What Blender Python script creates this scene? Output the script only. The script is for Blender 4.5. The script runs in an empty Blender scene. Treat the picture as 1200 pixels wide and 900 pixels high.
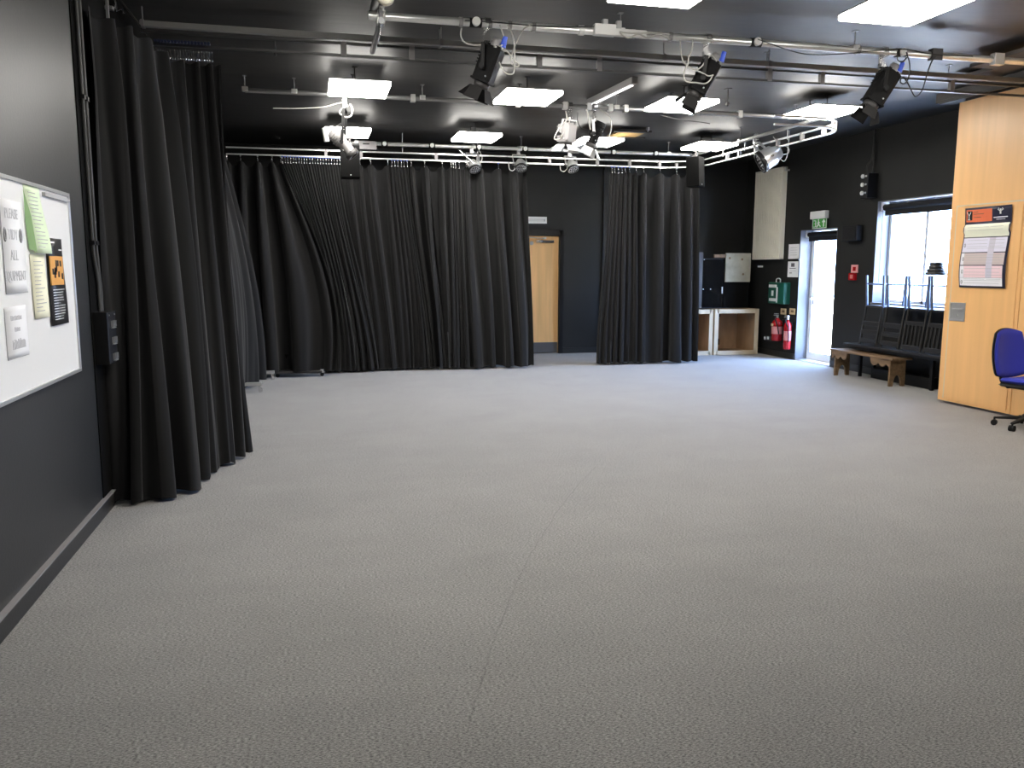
import bpy, math, random
from mathutils import Vector, Matrix
random.seed(7)
C = bpy.context.scene.collection
PI = math.pi
# ------------------------------------------------------------------ camera frame
F, EYE = 970.0, 1.52
YAW, PITCH, ROLL = math.radians(13.51), math.radians(8.05), math.radians(.1)
W_ = Vector((math.sin(YAW)*math.cos(PITCH), math.cos(YAW)*math.cos(PITCH), -math.sin(PITCH)))
R0 = Vector((math.cos(YAW), -math.sin(YAW), 0)); U0 = R0.cross(W_)
R_ = R0*math.cos(ROLL) + U0*math.sin(ROLL); U_ = R_.cross(W_)
O_ = Vector((0, 0, EYE))
def at(x, y, X=None, Y=None, Z=None):
    """world point seen at photo pixel (x,y) on a wall / depth / height plane (survey helper)"""
    d = R_*(x-600) + U_*(450-y) + W_*F
    if X is not None: t = (X-O_.x)/d.x
    elif Y is not None: t = (Y-O_.y)/d.y
    else: t = (Z-O_.z)/d.z
    return O_ + d*t

# ------------------------------------------------------------------ materials
MATS = {}
def mat(name, col, rough=.6, metal=0., emit=0., ecol=None, bump=None, noise=None, sheen=0., coat=0., spec=.5, alpha=None):
    if name in MATS: return MATS[name]
    m = bpy.data.materials.new(name); m.use_nodes = True
    nt = m.node_tree; b = nt.nodes['Principled BSDF']
    b.inputs['Base Color'].default_value = (*col, 1); b.inputs['Roughness'].default_value = rough
    b.inputs['Metallic'].default_value = metal; b.inputs['Specular IOR Level'].default_value = spec
    if sheen: b.inputs['Sheen Weight'].default_value = sheen; b.inputs['Sheen Roughness'].default_value = .45
    if coat: b.inputs['Coat Weight'].default_value = coat; b.inputs['Coat Roughness'].default_value = .15
    if emit:
        b.inputs['Emission Color'].default_value = (*(ecol or col), 1); b.inputs['Emission Strength'].default_value = emit
    tc = nt.nodes.new('ShaderNodeTexCoord')
    def mapped(scale):
        mp = nt.nodes.new('ShaderNodeMapping'); mp.inputs['Scale'].default_value = scale
        nt.links.new(tc.outputs['Object'], mp.inputs['Vector']); return mp.outputs['Vector']
    if noise:   # (scale xyz, amount, detail)
        n = nt.nodes.new('ShaderNodeTexNoise'); n.inputs['Scale'].default_value = 1; n.inputs['Detail'].default_value = noise[2]
        nt.links.new(mapped(noise[0]), n.inputs['Vector'])
        r = nt.nodes.new('ShaderNodeValToRGB'); a = noise[1]
        r.color_ramp.elements[0].position = .3; r.color_ramp.elements[1].position = .7
        r.color_ramp.elements[0].color = (*[c*(1-a) for c in col], 1); r.color_ramp.elements[1].color = (*[min(1, c*(1+a)) for c in col], 1)
        nt.links.new(n.outputs['Fac'], r.inputs['Fac']); nt.links.new(r.outputs['Color'], b.inputs['Base Color'])
    if bump:    # (scale xyz, strength, distance)
        n = nt.nodes.new('ShaderNodeTexNoise'); n.inputs['Scale'].default_value = 1; n.inputs['Detail'].default_value = 4
        nt.links.new(mapped(bump[0]), n.inputs['Vector'])
        bp = nt.nodes.new('ShaderNodeBump'); bp.inputs['Strength'].default_value = bump[1]; bp.inputs['Distance'].default_value = bump[2]
        nt.links.new(n.outputs['Fac'], bp.inputs['Height']); nt.links.new(bp.outputs['Normal'], b.inputs['Normal'])
    MATS[name] = m; return m

M = dict(
 wall=mat('black_paint', (.019,.019,.018), .40, noise=((1.3,1.3,1.3),.12,3), bump=((60,60,60),.12,.004)),
 matt=mat('matt_black', (.006,.006,.006), .95, spec=.05),
 conduit=mat('painted_conduit', (.06,.06,.058), .55, spec=.3),
 legs=mat('blue_grey_tube', (.16,.19,.27), .4, .6),
 reveal=mat('shaded_reveal_paint', (.13,.13,.135), .5),
 flap=mat('dull_flap', (.018,.017,.017), .8, spec=.2),
 fink=mat('faded_ink', (.60,.60,.61), .8),
 lant=mat('lantern_black', (.0045,.0045,.005), .7, spec=.2),
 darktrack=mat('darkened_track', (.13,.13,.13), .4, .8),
 wallm=mat('matt_black_paint', (.0165,.0165,.0155), .6, spec=.3, noise=((1.3,1.3,1.3),.12,3), bump=((60,60,60),.12,.004)),
 ceil=mat('ceiling_paint', (.026,.025,.0245), .5, spec=.5, noise=((.5,2,.5),.18,3), bump=((.9,2.6,1),.3,.03)),
 curtain=mat('black_serge', (.0145,.0145,.015), .95, sheen=.09, spec=.15, bump=((300,300,300),.1,.001)),
 alu=mat('galvanised_pipe', (.90,.90,.88), .30, .75, noise=((5,5,5),.12,3)),
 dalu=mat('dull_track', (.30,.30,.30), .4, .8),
 chrome=mat('bright_steel', (.8,.8,.8), .2, 1.),
 silver=mat('silver_paint', (.62,.62,.62), .3, .7),
 black=mat('black_metal', (.006,.006,.0065), .45, spec=.35),
 bplas=mat('black_plastic', (.008,.008,.009), .6, spec=.3),
 dgrey=mat('dark_grey_metal', (.05,.048,.048), .5, .2),
 grey=mat('grey_metal', (.3,.29,.29), .45, .3),
 white=mat('white_plastic', (.8,.8,.78), .4),
 wpaint=mat('white_gloss_paint', (.78,.79,.8), .35),
 cream=mat('cream_enamel', (.93,.88,.74), .4),
 groove_shade=mat('cream_groove_shade', (.36,.33,.26), .6),  # darker cream, shade between the radiator ribs put into the colour
 creamboard=mat('cream_board', (.42,.40,.31), .8, noise=((6,6,6),.15,4)),
 beech=mat('beech_veneer', (.84,.48,.195), .38, noise=((14,14,.7),.05,5)),
 door=mat('beech_door', (.86,.52,.22), .42, noise=((16,16,1.0),.10,5)),
 brown=mat('aged_oak', (.20,.125,.065), .55, noise=((30,3,30),.3,5)),
 ply=mat('plywood_face', (.42,.27,.15), .6, noise=((8,8,3),.15,5)),
 plyedge=mat('plywood_edge', (.66,.55,.38), .6),
 timber=mat('tan_timber', (.58,.36,.13), .6, noise=((3,20,3),.15,4)),
 blue=mat('blue_fabric', (.020,.034,.42), .9, sheen=.1, bump=((500,500,500),.2,.001)),
 bluep=mat('blue_plastic', (.05,.12,.75), .35),
 red=mat('red_enamel', (.36,.008,.012), .25),
 green=mat('green_plastic', (.01,.10,.065), .4),
 sgreen=mat('sign_green', (.06,.33,.05), .5),
 lime=mat('pale_green_paper', (.76,.88,.62), .8),
 dlime=mat('green_paper_back', (.30,.48,.22), .8),
 yellow=mat('cream_paper', (.92,.90,.68), .8),
 paper=mat('white_paper', (.86,.86,.86), .8),
 ink=mat('grey_ink', (.42,.42,.43), .8),
 dink=mat('dark_ink', (.12,.11,.12), .8),
 board=mat('whiteboard_enamel', (.93,.93,.92), .25),
 pblack=mat('poster_black', (.012,.011,.011), .4),
 orange=mat('poster_orange', (.75,.16,.06), .5),
 navy=mat('poster_navy', (.016,.018,.05), .35),
 pyellow=mat('poster_cream', (.85,.86,.70), .5), plilac=mat('poster_lilac', (.74,.72,.84), .5),
 pbrown=mat('poster_taupe', (.60,.50,.49), .5), ppink=mat('poster_pink', (.86,.64,.68), .5), pwhite=mat('poster_white', (.85,.84,.88), .5),
 amber=mat('amber_print', (.75,.36,.08), .5), label=mat('beige_label', (.66,.50,.28), .6), kick=mat('kick_plate', (.22,.22,.23), .35, .8),
 cable=mat('pale_cable', (.5,.49,.46), .5), bcable=mat('black_cable', (.02,.02,.02), .5),
 darkwood=mat('black_stained_wood', (.012,.011,.010), .45),
 pave=mat('pale_paving', (.55,.54,.50), .9, noise=((2,2,2),.1,3)),
 lamp=mat('panel_diffuser', (.9,.9,.9), .5, emit=17, ecol=(1,.965,.90)),
 board2=mat('grey_board', (.13,.12,.115), .7),
)
# carpet: fine loops, faint blotches, one worn seam
def carpet():
    m = bpy.data.materials.new('grey_loop_carpet'); m.use_nodes = True; nt = m.node_tree; b = nt.nodes['Principled BSDF']; L = nt.links.new
    b.inputs['Roughness'].default_value = .95; b.inputs['Specular IOR Level'].default_value = .15
    b.inputs['Sheen Weight'].default_value = .36; b.inputs['Sheen Roughness'].default_value = .55
    N = nt.nodes.new; tc = N('ShaderNodeTexCoord')
    def noise(sc, det, vec=None):
        n = N('ShaderNodeTexNoise'); n.inputs['Scale'].default_value = sc; n.inputs['Detail'].default_value = det
        n.inputs['Roughness'].default_value = .65; L(vec or tc.outputs['Object'], n.inputs['Vector']); return n.outputs['Fac']
    def math_(op, a, b2, c=None):
        n = N('ShaderNodeMath'); n.operation = op
        for i, v in enumerate((a, b2, c)):
            if v is None: continue
            if isinstance(v, (int, float)): n.inputs[i].default_value = v
            else: L(v, n.inputs[i])
        return n.outputs[0]
    mp = N('ShaderNodeMapping'); mp.inputs['Scale'].default_value = (1, 2.6, 1); L(tc.outputs['Object'], mp.inputs['Vector'])
    r = N('ShaderNodeValToRGB'); e = r.color_ramp.elements; e[0].position = .38; e[1].position = .62
    e[0].color = (.052,.050,.048,1); e[1].color = (.385,.37,.35,1)
    L(noise(85, 5, mp.outputs['Vector']), r.inputs['Fac'])
    blot = math_('MULTIPLY_ADD', noise(1.6, 5), .5, .75)
    streak = N('ShaderNodeMapping'); streak.inputs['Scale'].default_value = (.8, 5, 1); L(tc.outputs['Object'], streak.inputs['Vector'])
    blot = math_('MULTIPLY', blot, math_('MULTIPLY_ADD', noise(1.2, 3, streak.outputs['Vector']), .2, .9))
    sp = N('ShaderNodeSeparateXYZ'); L(tc.outputs['Object'], sp.inputs[0]); x, y = sp.outputs[0], sp.outputs[1]
    # seam x = a + b*y + c*y*y
    y2 = math_('MULTIPLY', y, y)
    sx = math_('ADD', math_('MULTIPLY_ADD', y, .106, -.092), math_('MULTIPLY', y2, .0445))
    wob = math_('MULTIPLY_ADD', noise(6, 2), .03, -.015)
    d = math_('ABSOLUTE', math_('SUBTRACT', math_('SUBTRACT', x, sx), wob), 0)
    on = math_('LESS_THAN', d, .004)
    on = math_('MULTIPLY', on, math_('MULTIPLY', math_('GREATER_THAN', y, 2.5), math_('LESS_THAN', y, 5.9)))
    on = math_('MULTIPLY', on, math_('MULTIPLY_ADD', noise(3, 2), 1.1, .0))
    seam = math_('SUBTRACT', 1, math_('MULTIPLY', on, .45))
    mx = N('ShaderNodeMix'); mx.data_type = 'RGBA'; mx.blend_type = 'MULTIPLY'; mx.inputs[0].default_value = 1
    cb = N('ShaderNodeCombineColor'); v = math_('MULTIPLY', blot, seam)
    for i in range(3): L(v, cb.inputs[i])
    L(r.outputs['Color'], mx.inputs[6]); L(cb.outputs[0], mx.inputs[7]); L(mx.outputs[2], b.inputs['Base Color'])
    bp = N('ShaderNodeBump'); bp.inputs['Strength'].default_value = .5; bp.inputs['Distance'].default_value = .006
    L(noise(170, 3, mp.outputs['Vector']), bp.inputs['Height']); L(bp.outputs['Normal'], b.inputs['Normal'])
    return m
M['carpet'] = carpet()
def glass():
    m = bpy.data.materials.new('clear_glass'); m.use_nodes = True; nt = m.node_tree; nt.nodes.clear(); N = nt.nodes.new
    o = N('ShaderNodeOutputMaterial'); t = N('ShaderNodeBsdfTransparent'); g = N('ShaderNodeBsdfGlossy'); g.inputs['Roughness'].default_value = .02
    x = N('ShaderNodeMixShader'); x.inputs[0].default_value = .06
    nt.links.new(t.outputs[0], x.inputs[1]); nt.links.new(g.outputs[0], x.inputs[2]); nt.links.new(x.outputs[0], o.inputs[0]); return m
M['glass'] = glass()

# ------------------------------------------------------------------ mesh helper
class MB:
    def __init__(s): s.v = []; s.f = []; s.mi = []; s.sm = []
    def add(s, vs, fs, mi=0, smooth=False):
        o = len(s.v); s.v += [tuple(p) for p in vs]
        for f in fs: s.f.append([o+i for i in f]); s.mi.append(mi); s.sm.append(smooth)
        return s
    def box(s, x0, x1, y0, y1, z0, z1, mi=0, mtx=None):
        vs = [Vector((x, y, z)) for z in (z0, z1) for y in (y0, y1) for x in (x0, x1)]
        if mtx: vs = [mtx @ v for v in vs]
        return s.add(vs, [(0,2,3,1),(4,5,7,6),(0,1,5,4),(2,6,7,3),(0,4,6,2),(1,3,7,5)], mi)
    def quad(s, a, b, c, d, mi=0): return s.add([a, b, c, d], [(0,1,2,3)], mi)
    def cyl(s, a, b, r0, r1=None, n=16, mi=0, caps=True):
        a, b = Vector(a), Vector(b); r1 = r0 if r1 is None else r1
        d = (b-a).normalized(); u = d.orthogonal().normalized(); w = d.cross(u)
        vs = []
        for p, r in ((a, r0), (b, r1)):
            vs += [p + (u*math.cos(2*PI*i/n) + w*math.sin(2*PI*i/n))*r for i in range(n)]
        s.add(vs, [(i, (i+1) % n, n+(i+1) % n, n+i) for i in range(n)], mi, True)
        if caps:
            s.add(vs[:n], [tuple(range(n))[::-1]], mi); s.add(vs[n:], [tuple(range(n))], mi)
        return s
    def lathe(s, o, axis, prof, n=24, mi=0):
        """prof: (distance along axis, radius)"""
        o = Vector(o); d = Vector(axis).normalized(); u = d.orthogonal().normalized(); w = d.cross(u); vs = []
        for t, r in prof: vs += [o + d*t + (u*math.cos(2*PI*i/n) + w*math.sin(2*PI*i/n))*max(r, 1e-4) for i in range(n)]
        fs = [(k*n+i, k*n+(i+1) % n, (k+1)*n+(i+1) % n, (k+1)*n+i) for k in range(len(prof)-1) for i in range(n)]
        return s.add(vs, fs, mi, True)
    def tube(s, pts, r, n=8, mi=0, smooth=0, closed=False):
        pts = [Vector(p) for p in pts]
        if smooth:
            out = []
            for i in range(len(pts)-1):
                p0, p1, p2, p3 = pts[max(i-1, 0)], pts[i], pts[i+1], pts[min(i+2, len(pts)-1)]
                for k in range(smooth):
                    t = k/smooth
                    out.append(.5*((2*p1) + (p2-p0)*t + (2*p0-5*p1+4*p2-p3)*t*t + (3*p1-p0-3*p2+p3)*t*t*t))
            pts = out + [pts[-1]]
        m = len(pts); vs = []; u = None
        for i, p in enumerate(pts):
            d = (pts[min(i+1, m-1)] - pts[max(i-1, 0)])
            d = d.normalized() if d.length > 1e-9 else Vector((0, 0, 1))
            u = d.orthogonal().normalized() if u is None else (u - d*u.dot(d)).normalized()
            w = d.cross(u)
            vs += [p + (u*math.cos(2*PI*k/n) + w*math.sin(2*PI*k/n))*r for k in range(n)]
        fs = [(i*n+k, i*n+(k+1) % n, (i+1)*n+(k+1) % n, (i+1)*n+k) for i in range(m-1) for k in range(n)]
        s.add(vs, fs, mi, True); s.add(vs[:n], [tuple(range(n))[::-1]], mi); s.add(vs[-n:], [tuple(range(n))], mi)
        return s
    def prism(s, poly, f3, t, mi=0):
        """poly 2-D outline, f3(u,v,w) -> 3-D, thickness t along w"""
        n = len(poly); vs = [f3(u, v, 0) for u, v in poly] + [f3(u, v, t) for u, v in poly]
        return s.add(vs, [tuple(range(n))[::-1], tuple(range(n, 2*n))] + [(i, (i+1) % n, n+(i+1) % n, n+i) for i in range(n)], mi)
    def build(s, name, m, parent=None, bevel=0., loc=None):
        me = bpy.data.meshes.new(name); vs = s.v
        off = Vector((0, 0, 0))
        if loc is not None: off = Vector(loc)
        elif parent is not None: off = parent_origin(parent)
        me.from_pydata([tuple(Vector(v)-off) for v in vs], [], s.f); me.update()
        ms = m if isinstance(m, (list, tuple)) else [m]
        for q in ms: me.materials.append(q)
        for p, mi, sm in zip(me.polygons, s.mi, s.sm): p.material_index = mi; p.use_smooth = sm
        o = bpy.data.objects.new(name, me); C.objects.link(o)
        if parent is not None: o.parent = parent
        elif loc is not None: o.location = off
        if bevel:
            b = o.modifiers.new('edge', 'BEVEL'); b.width = bevel; b.segments = 2; b.limit_method = 'ANGLE'; b.angle_limit = math.radians(50)
        return o
def parent_origin(p):
    v = Vector((0, 0, 0))
    while p is not None: v = v + Vector(p.location); p = p.parent
    return v
def tag(o, label, cat, group=None, kind=None):
    o['label'] = label; o['category'] = cat
    if group: o['group'] = group
    if kind: o['kind'] = kind
    return o
def thing(name, loc, label, cat, group=None, rz=0):
    o = bpy.data.objects.new(name, None); o.empty_display_size = .1; C.objects.link(o); o.location = loc; o.rotation_euler.z = rz
    return tag(o, label, cat, group)
def struct(o): o['kind'] = 'structure'; return o
def copy_tree(o, parent=None):
    c = o.copy(); C.objects.link(c)
    if parent is not None: c.parent = parent
    for ch in list(o.children): copy_tree(ch, c)
    return c
def text(body, size, mtx, m, parent, name='lettering', align='CENTER', sx=1.):
    cu = bpy.data.curves.new(name, 'FONT'); cu.body = body; cu.size = size; cu.align_x = align; cu.align_y = 'CENTER'; cu.extrude = .0004
    cu.materials.append(m); o = bpy.data.objects.new(name, cu); C.objects.link(o); o.parent = parent
    mm = Matrix.Translation(-parent_origin(parent)) @ mtx @ Matrix.Diagonal((sx, 1, 1, 1))
    bpy.context.view_layer.update(); me = bpy.data.meshes.new_from_object(o.evaluated_get(bpy.context.evaluated_depsgraph_get()))
    bpy.data.objects.remove(o); o = bpy.data.objects.new(name, me); C.objects.link(o); o.parent = parent
    o.matrix_local = mm; return o

# ------------------------------------------------------------------ room
XL, XR, YB, YF, H = -1.29, 7.76, 14.06, -1.6, 3.44
T = .3
struct(MB().box(XL-T, XR+T, YF-T, YB+T, -.12, 0).build('floor', M['carpet']))
struct(MB().box(XL-T, XR+T, YF-T, YB+T, H, H+.3).build('ceiling', M['ceil']))
struct(MB().box(XL-T, XL, YF, YB, 0, H).build('wall_left', M['wall']))
struct(MB().box(XL-T, XR+T, YF-T, YF, 0, H).build('wall_front', M['wall']))
# back wall with door opening
BD0, BD1, BDH = 3.40, 4.27, 2.13
struct(MB().box(XL-T, BD0, YB, YB+T, 0, H).box(BD1, XR+T, YB, YB+T, 0, H).box(BD0, BD1, YB, YB+T, BDH, H).box(BD0, BD1, YB+.2, YB+T, 0, BDH)
       .box(5.03, XR, YB-.05, YB, 0, H).build('wall_back', M['wallm']))
DY0, DY1, DH = 11.22, 12.2, 2.12       # outside door
WY0, WY1, WZ0, WZ1 = 8.35, 10.33, 1.0, 2.44
mb = MB().box(XR, XR+T, YF, WY0, 0, H).box(XR, XR+T, WY0, WY1, 0, WZ0).box(XR, XR+T, WY0, WY1, WZ1, H)
mb.box(XR, XR+T, WY1, DY0, 0, H).box(XR, XR+T, DY0, DY1, DH, H).box(XR, XR+T, DY1, YB, 0, H)
struct(mb.build('wall_right', M['wallm']))
# white linings of the two openings; jamb shade is put into the grey
e = .012
struct(MB().box(XR-.004, XR+T, DY1-e, DY1, 0, DH).box(XR-.004, XR+T, DY0, DY0+e, 0, DH).box(XR-.004, XR+T, DY0, DY1, DH-e, DH).build('trim_1', M['reveal']))
struct(MB().box(XR-.004, XR+T, WY1-e, WY1, WZ0, WZ1).box(XR-.004, XR+T, WY0, WY0+e, WZ0, WZ1).box(XR-.004, XR+T, WY0, WY1, WZ1-e, WZ1)
       .box(XR-.03, XR+T, WY0, WY1, WZ0, WZ0+.03).build('trim_2', M['reveal']))
struct(MB().box(5.012, 5.03, YB-.052, YB, 0, 3.2).build('trim_3', M['black']))
# window unit
w = bpy.data.objects.new('window_1', None); C.objects.link(w); w.location = (XR+.24, WY0, WZ0); struct(w)
mb = MB(); X0, X1 = XR+.2, XR+.26
for a, b in ((WY0, WY0+.06), (WY1-.06, WY1), (9.55, 9.60)): mb.box(X0, X1, a, b, WZ0, WZ1)
mb.box(X0, X1, WY0, WY1, WZ0, WZ0+.07).box(X0, X1, WY0, WY1, WZ1-.06, WZ1)
mb.build('window_frame', M['wpaint'], w); MB().box(XR+.23, XR+.236, WY0, WY1, WZ0, WZ1).build('pane', M['glass'], w)
d = bpy.data.objects.new('door_1', None); C.objects.link(d); d.location = (XR+.24, DY0, 0); struct(d)
mb = MB(); X0, X1 = XR+.2, XR+.25
for a, b in ((DY0+.01, DY0+.11), (DY1-.1, DY1-.02)): mb.box(X0, X1, a, b, .02, DH-.02)
mb.box(X0, X1, DY0+.1, DY1-.1, DH-.13, DH-.02).box(X0, X1, DY0+.1, DY1-.1, .02, .14)
mb.build('door_frame', M['wpaint'], d); MB().box(XR+.22, XR+.226, DY0+.1, DY1-.1, .12, DH-.1).build('pane', M['glass'], d)
MB().box(XR+.12, XR+.2, DY1-.19, DY1-.16, 1.0, 1.03).box(XR+.17, XR+.2, DY1-.2, DY1-.15, .92, 1.12).build('handle', M['chrome'], d)
# roller blinds
def blind(x, y0, y1, z, r, label):
    t = thing('roller_blind', (x, (y0+y1)/2, z), label, 'blind')
    MB().cyl((x, y0+.03, z), (x, y1-.03, z), r, n=20).build('rolled_fabric', M['bplas'], t)
    MB().box(x-.006, x+.006, y0+.04, y1-.04, z-r-.07, z-r*.4).build('hem_strip', M['bplas'], t)
    for q in (y0+.012, y1-.032): MB().box(x-r-.012, x+r+.012, q, q+.02, z-r-.01, WZ1-.012 if z > 2.2 else DH-.012).build('bracket', M['white'], t)
    return t
b1 = blind(XR+.10, WY0, WY1, 2.355, .045, 'rolled-up black roller blind at the top of the window')
MB().cyl((XR+.05, WY1-.05, 2.33), (XR+.05, WY1-.05, 1.30), .004, n=6).build('pull_chain', M['bcable'], b1)
blind(XR+.13, DY0, DY1, 2.045, .035, 'rolled-up black roller blind at the top of the glazed outside door')
# back door
d = bpy.data.objects.new('door_2', None); C.objects.link(d); d.location = (BD1, YB, 0); struct(d)
MB().box(BD0+.05, BD1-.05, YB+.03, YB+.075, .012, BDH-.075).build('door_leaf', M['door'], d, .002)
mb = MB().box(BD1-.045, BD1+.03, YB-.03, YB+.1, 0, BDH+.03).box(BD0-.03, BD0+.045, YB-.03, YB+.1, 0, BDH+.03).box(BD0, BD1, YB-.03, YB+.1, BDH-.07, BDH+.03)
mb.build('door_frame', M['black'], d, .003)
MB().box(BD0+.06, BD1-.06, YB+.024, YB+.03, .015, .20).build('kick_plate', M['kick'], d)
MB().lathe((3.73, YB+.03, 1.93), (0, -1, 0), [(0, .034), (.006, .034), (.008, .030), (.0085, .001)]).build('sign_disc', M['ink'], d)
dc = thing('door_closer', (3.98, YB+.02, 1.97), 'silver and grey door closer with arm at the top of the beech door', 'door closer')
MB().box(3.80, 3.91, YB-.03, YB+.03, 1.935, 1.985).build('end_cap', M['chrome'], dc, .004)
MB().box(3.91, 4.12, YB-.03, YB+.03, 1.94, 1.98).build('body', M['dgrey'], dc, .004)
MB().box(3.93, 3.975, YB-.045, YB+.02, 2.0, 2.03).build('pivot', M['white'], dc).parent = dc
MB().tube([(3.95, YB-.02, 2.01), (3.7, YB-.10, 2.02), (3.55, YB-.05, 2.03)], .008).build('arm', M['silver'], dc)
sg = MB().box(3.60, 3.99, YB-.012, YB-.001, 2.265, 2.378).build('door_sign', M['white']); tag(sg, 'white rectangular sign on the black wall above the beech door', 'sign')
MB().box(3.66, 3.95, YB-.0135, YB-.0125, 2.330, 2.338).box(3.66, 3.95, YB-.0135, YB-.0125, 2.305, 2.311).box(3.94, 3.96, YB-.0135, YB-.0125, 2.30, 2.34).build('printed_lines', M['ink'], sg)
# skirtings
struct(MB().box(XL, XL+.018, YF, 5.6, 0, .10).build('baseboard_left', M['wall'], bevel=.004))
struct(MB().box(XL, XL+.030, YF, 5.6, .100, .108).build('trim_4', M['grey']))
struct(MB().box(XL, BD0-.03, YB-.02, YB, 0, .10).box(BD1+.03, 5.03, YB-.02, YB, 0, .1).build('baseboard_back', M['wall'], bevel=.004))
struct(MB().box(XR-.018, XR, DY1, YB, 0, .1).box(XR-.018, XR, YF, DY0, 0, .1).build('baseboard_right', M['wall'], bevel=.004))
struct(MB().box(XR+T, 40, -20, 40, -.16, -.06).build('pavement', M['pave']))
struct(MB().box(XR-.0, XR+T, DY0, DY1, -.001, .02).build('trim_5', M['alu']))

# ------------------------------------------------------------------ movable partition
PX, PY, PZ0, PZ1 = 6.92, 7.96, .03, 3.30
pt = thing('partition_panel', (PX+.05, 7.4, 0), 'tall beech movable wall panel with pass door beside the chair stack', 'partition', 'beech partition panels')
MB().box(PX, PX+.09, 6.945, PY, PZ0, PZ1).build('panel', M['beech'], pt, .003)
MB().box(PX-.004, PX+.004, 7.868, 7.882, .06, 2.19).box(PX-.004, PX+.004, 6.99, 7.882, 2.18, 2.194).build('pass_door_edging', M['plyedge'], pt)
MB().box(PX-.007, PX, 6.99, 7.865, .06, 2.177).build('pass_door', M['beech'], pt, .002)
hd = MB().box(PX-.012, PX-.007, 7.645, 7.655, .94, 1.14).box(PX-.012, PX-.007, 7.85-.005, 7.855, .94, 1.14)
hd = MB().box(PX-.013, PX-.006, 7.64, 7.66, .937, 1.14).box(PX-.013, PX-.006, 7.84, 7.86, .937, 1.14).box(PX-.013, PX-.006, 7.66, 7.84, 1.12, 1.14)
hd.box(PX-.013, PX-.006, 7.66, 7.84, .937, .957).box(PX-.008, PX-.0045, 7.66, 7.84, .957, 1.12).box(PX-.015, PX-.006, 7.665, 7.835, 1.05, 1.075)
hd.cyl((PX-.018, 7.75, 1.0), (PX-.006, 7.75, 1.0), .014, n=14)
hd.build('recessed_handle', M['silver'], pt, .0015)
p2 = thing('partition_panel', (PX+.05, 5.9, 0), 'plain beech movable wall panel behind the blue office chair', 'partition', 'beech partition panels')
MB().box(PX, PX+.09, 4.85, 6.938, PZ0, PZ1).build('panel', M['beech'], p2, .003)
MB().box(PX-.003, PX+.002, 4.87, 6.92, 3.28, 3.295).build('edging', M['plyedge'], p2)
pk = MB().box(PX-.06, PX+.15, 3.5, 8.25, 3.335, 3.44).box(PX-.10, PX-.06, 3.5, 8.15, 3.31, 3.35).box(PX+.02, PX+.07, 4.9, 7.9, 3.295, 3.34).build('partition_track', M['dgrey'], bevel=.003)
tag(pk, 'dark ceiling track running over the beech movable wall', 'track')
for i, (x0, x1, y1, z, lab) in enumerate(((5.92, 6.22, 6.72, 3.335, 'grey board lying on the bright pipe beside the partition, end cut square'), (6.3, 6.52, 7.35, 3.37, 'narrow grey board over the rails next to the partition top'))):
    tag(MB().box(x0, x1, 4.2, y1, z, z+.035).build('ceiling_board', M['board2'], bevel=.003), lab, 'board')
# poster
def on_px(u, v, w): return Vector((PX-.0085-w, u, v))
po = thing('safety_poster', (PX-.01, 7.41, 1.31), 'laminated notice with orange and navy header on the beech partition', 'poster')
def ycurve(v): return 0
mb = MB(); Y0, Y1 = 7.79, 7.165          # left, right as seen
rows = [(2.187, 2.187), (2.187, 1.31)]
n = 24; vs = []; fs = []
def prel(v): return .012+.010*math.sin((v-1.31)/.88*PI*2.2)+(.016 if 1.9 < v < 1.98 else 0)
for i in range(n+1):
    v = 1.31+(2.187-1.31)*i/n; wl = .012*math.sin(i/n*PI*1.6)
    for u in (Y0+wl, Y1+wl*.6): vs.append((PX-.0085-prel(v), u, v))
fs = [(2*i, 2*i+1, 2*i+3, 2*i+2) for i in range(n)]
mb.add(vs, fs, 0, True); o = mb.build('backing_sheet', M['navy'], po); sm = o.modifiers.new('t', 'SOLIDIFY'); sm.thickness = .002
def prow(za, zb, ya, yb, m, name, lift=.0018):
    mb = MB(); k = 5; vs = []
    for i in range(k+1):
        v = za+(zb-za)*i/k; wl = .012*math.sin((v-1.31)/.877*PI*1.6)
        for u in (ya+wl, yb+wl*.8): vs.append((PX-.0085-prel(v)-lift, u, v))
    mb.add(vs, [(2*i, 2*i+2, 2*i+3, 2*i+1) for i in range(k)], 0, True); return mb.build(name, m, po)
prow(2.03, 2.165, 7.772, 7.42, M['orange'], 'orange_header')
prow(2.05, 2.15, 7.755, 7.685, M['pblack'], 'logo_square', .0026)
prow(1.865, 2.005, 7.775, 7.18, M['pyellow'], 'cream_row'); prow(1.70, 1.855, 7.775, 7.19, M['plilac'], 'lilac_row')
prow(1.56, 1.69, 7.73, 7.19, M['pbrown'], 'taupe_row'); prow(1.56, 1.69, 7.775, 7.733, M['pwhite'], 'row_margin')
prow(1.42, 1.55, 7.72, 7.20, M['ppink'], 'pink_row'); prow(1.42, 1.55, 7.775, 7.723, M['pwhite'], 'row_margin'); prow(1.33, 1.418, 7.775, 7.20, M['pwhite'], 'white_row')
prow(1.42, 1.855, 7.42, 7.34, mat('poster_column', (.6,.57,.66), .5), 'shaded_column', .0026)
def stroke(pts, r, m, name):
    MB().tube([(PX-.0085-prel(z)-.003, y, z) for y, z in pts], r, n=6).build(name, m, po)
stroke([(7.745, 2.14), (7.72, 2.10), (7.72, 2.06)], .004, M['white'], 'logo_letter'); stroke([(7.695, 2.14), (7.72, 2.10)], .004, M['white'], 'logo_letter')
stroke([(7.733, 2.058), (7.707, 2.058)], .004, M['white'], 'logo_letter')
stroke([(7.30, 2.155), (7.30, 2.10)], .009, M['white'], 'crest'); stroke([(7.335, 2.15), (7.30, 2.125), (7.265, 2.15)], .005, M['white'], 'crest')
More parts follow.
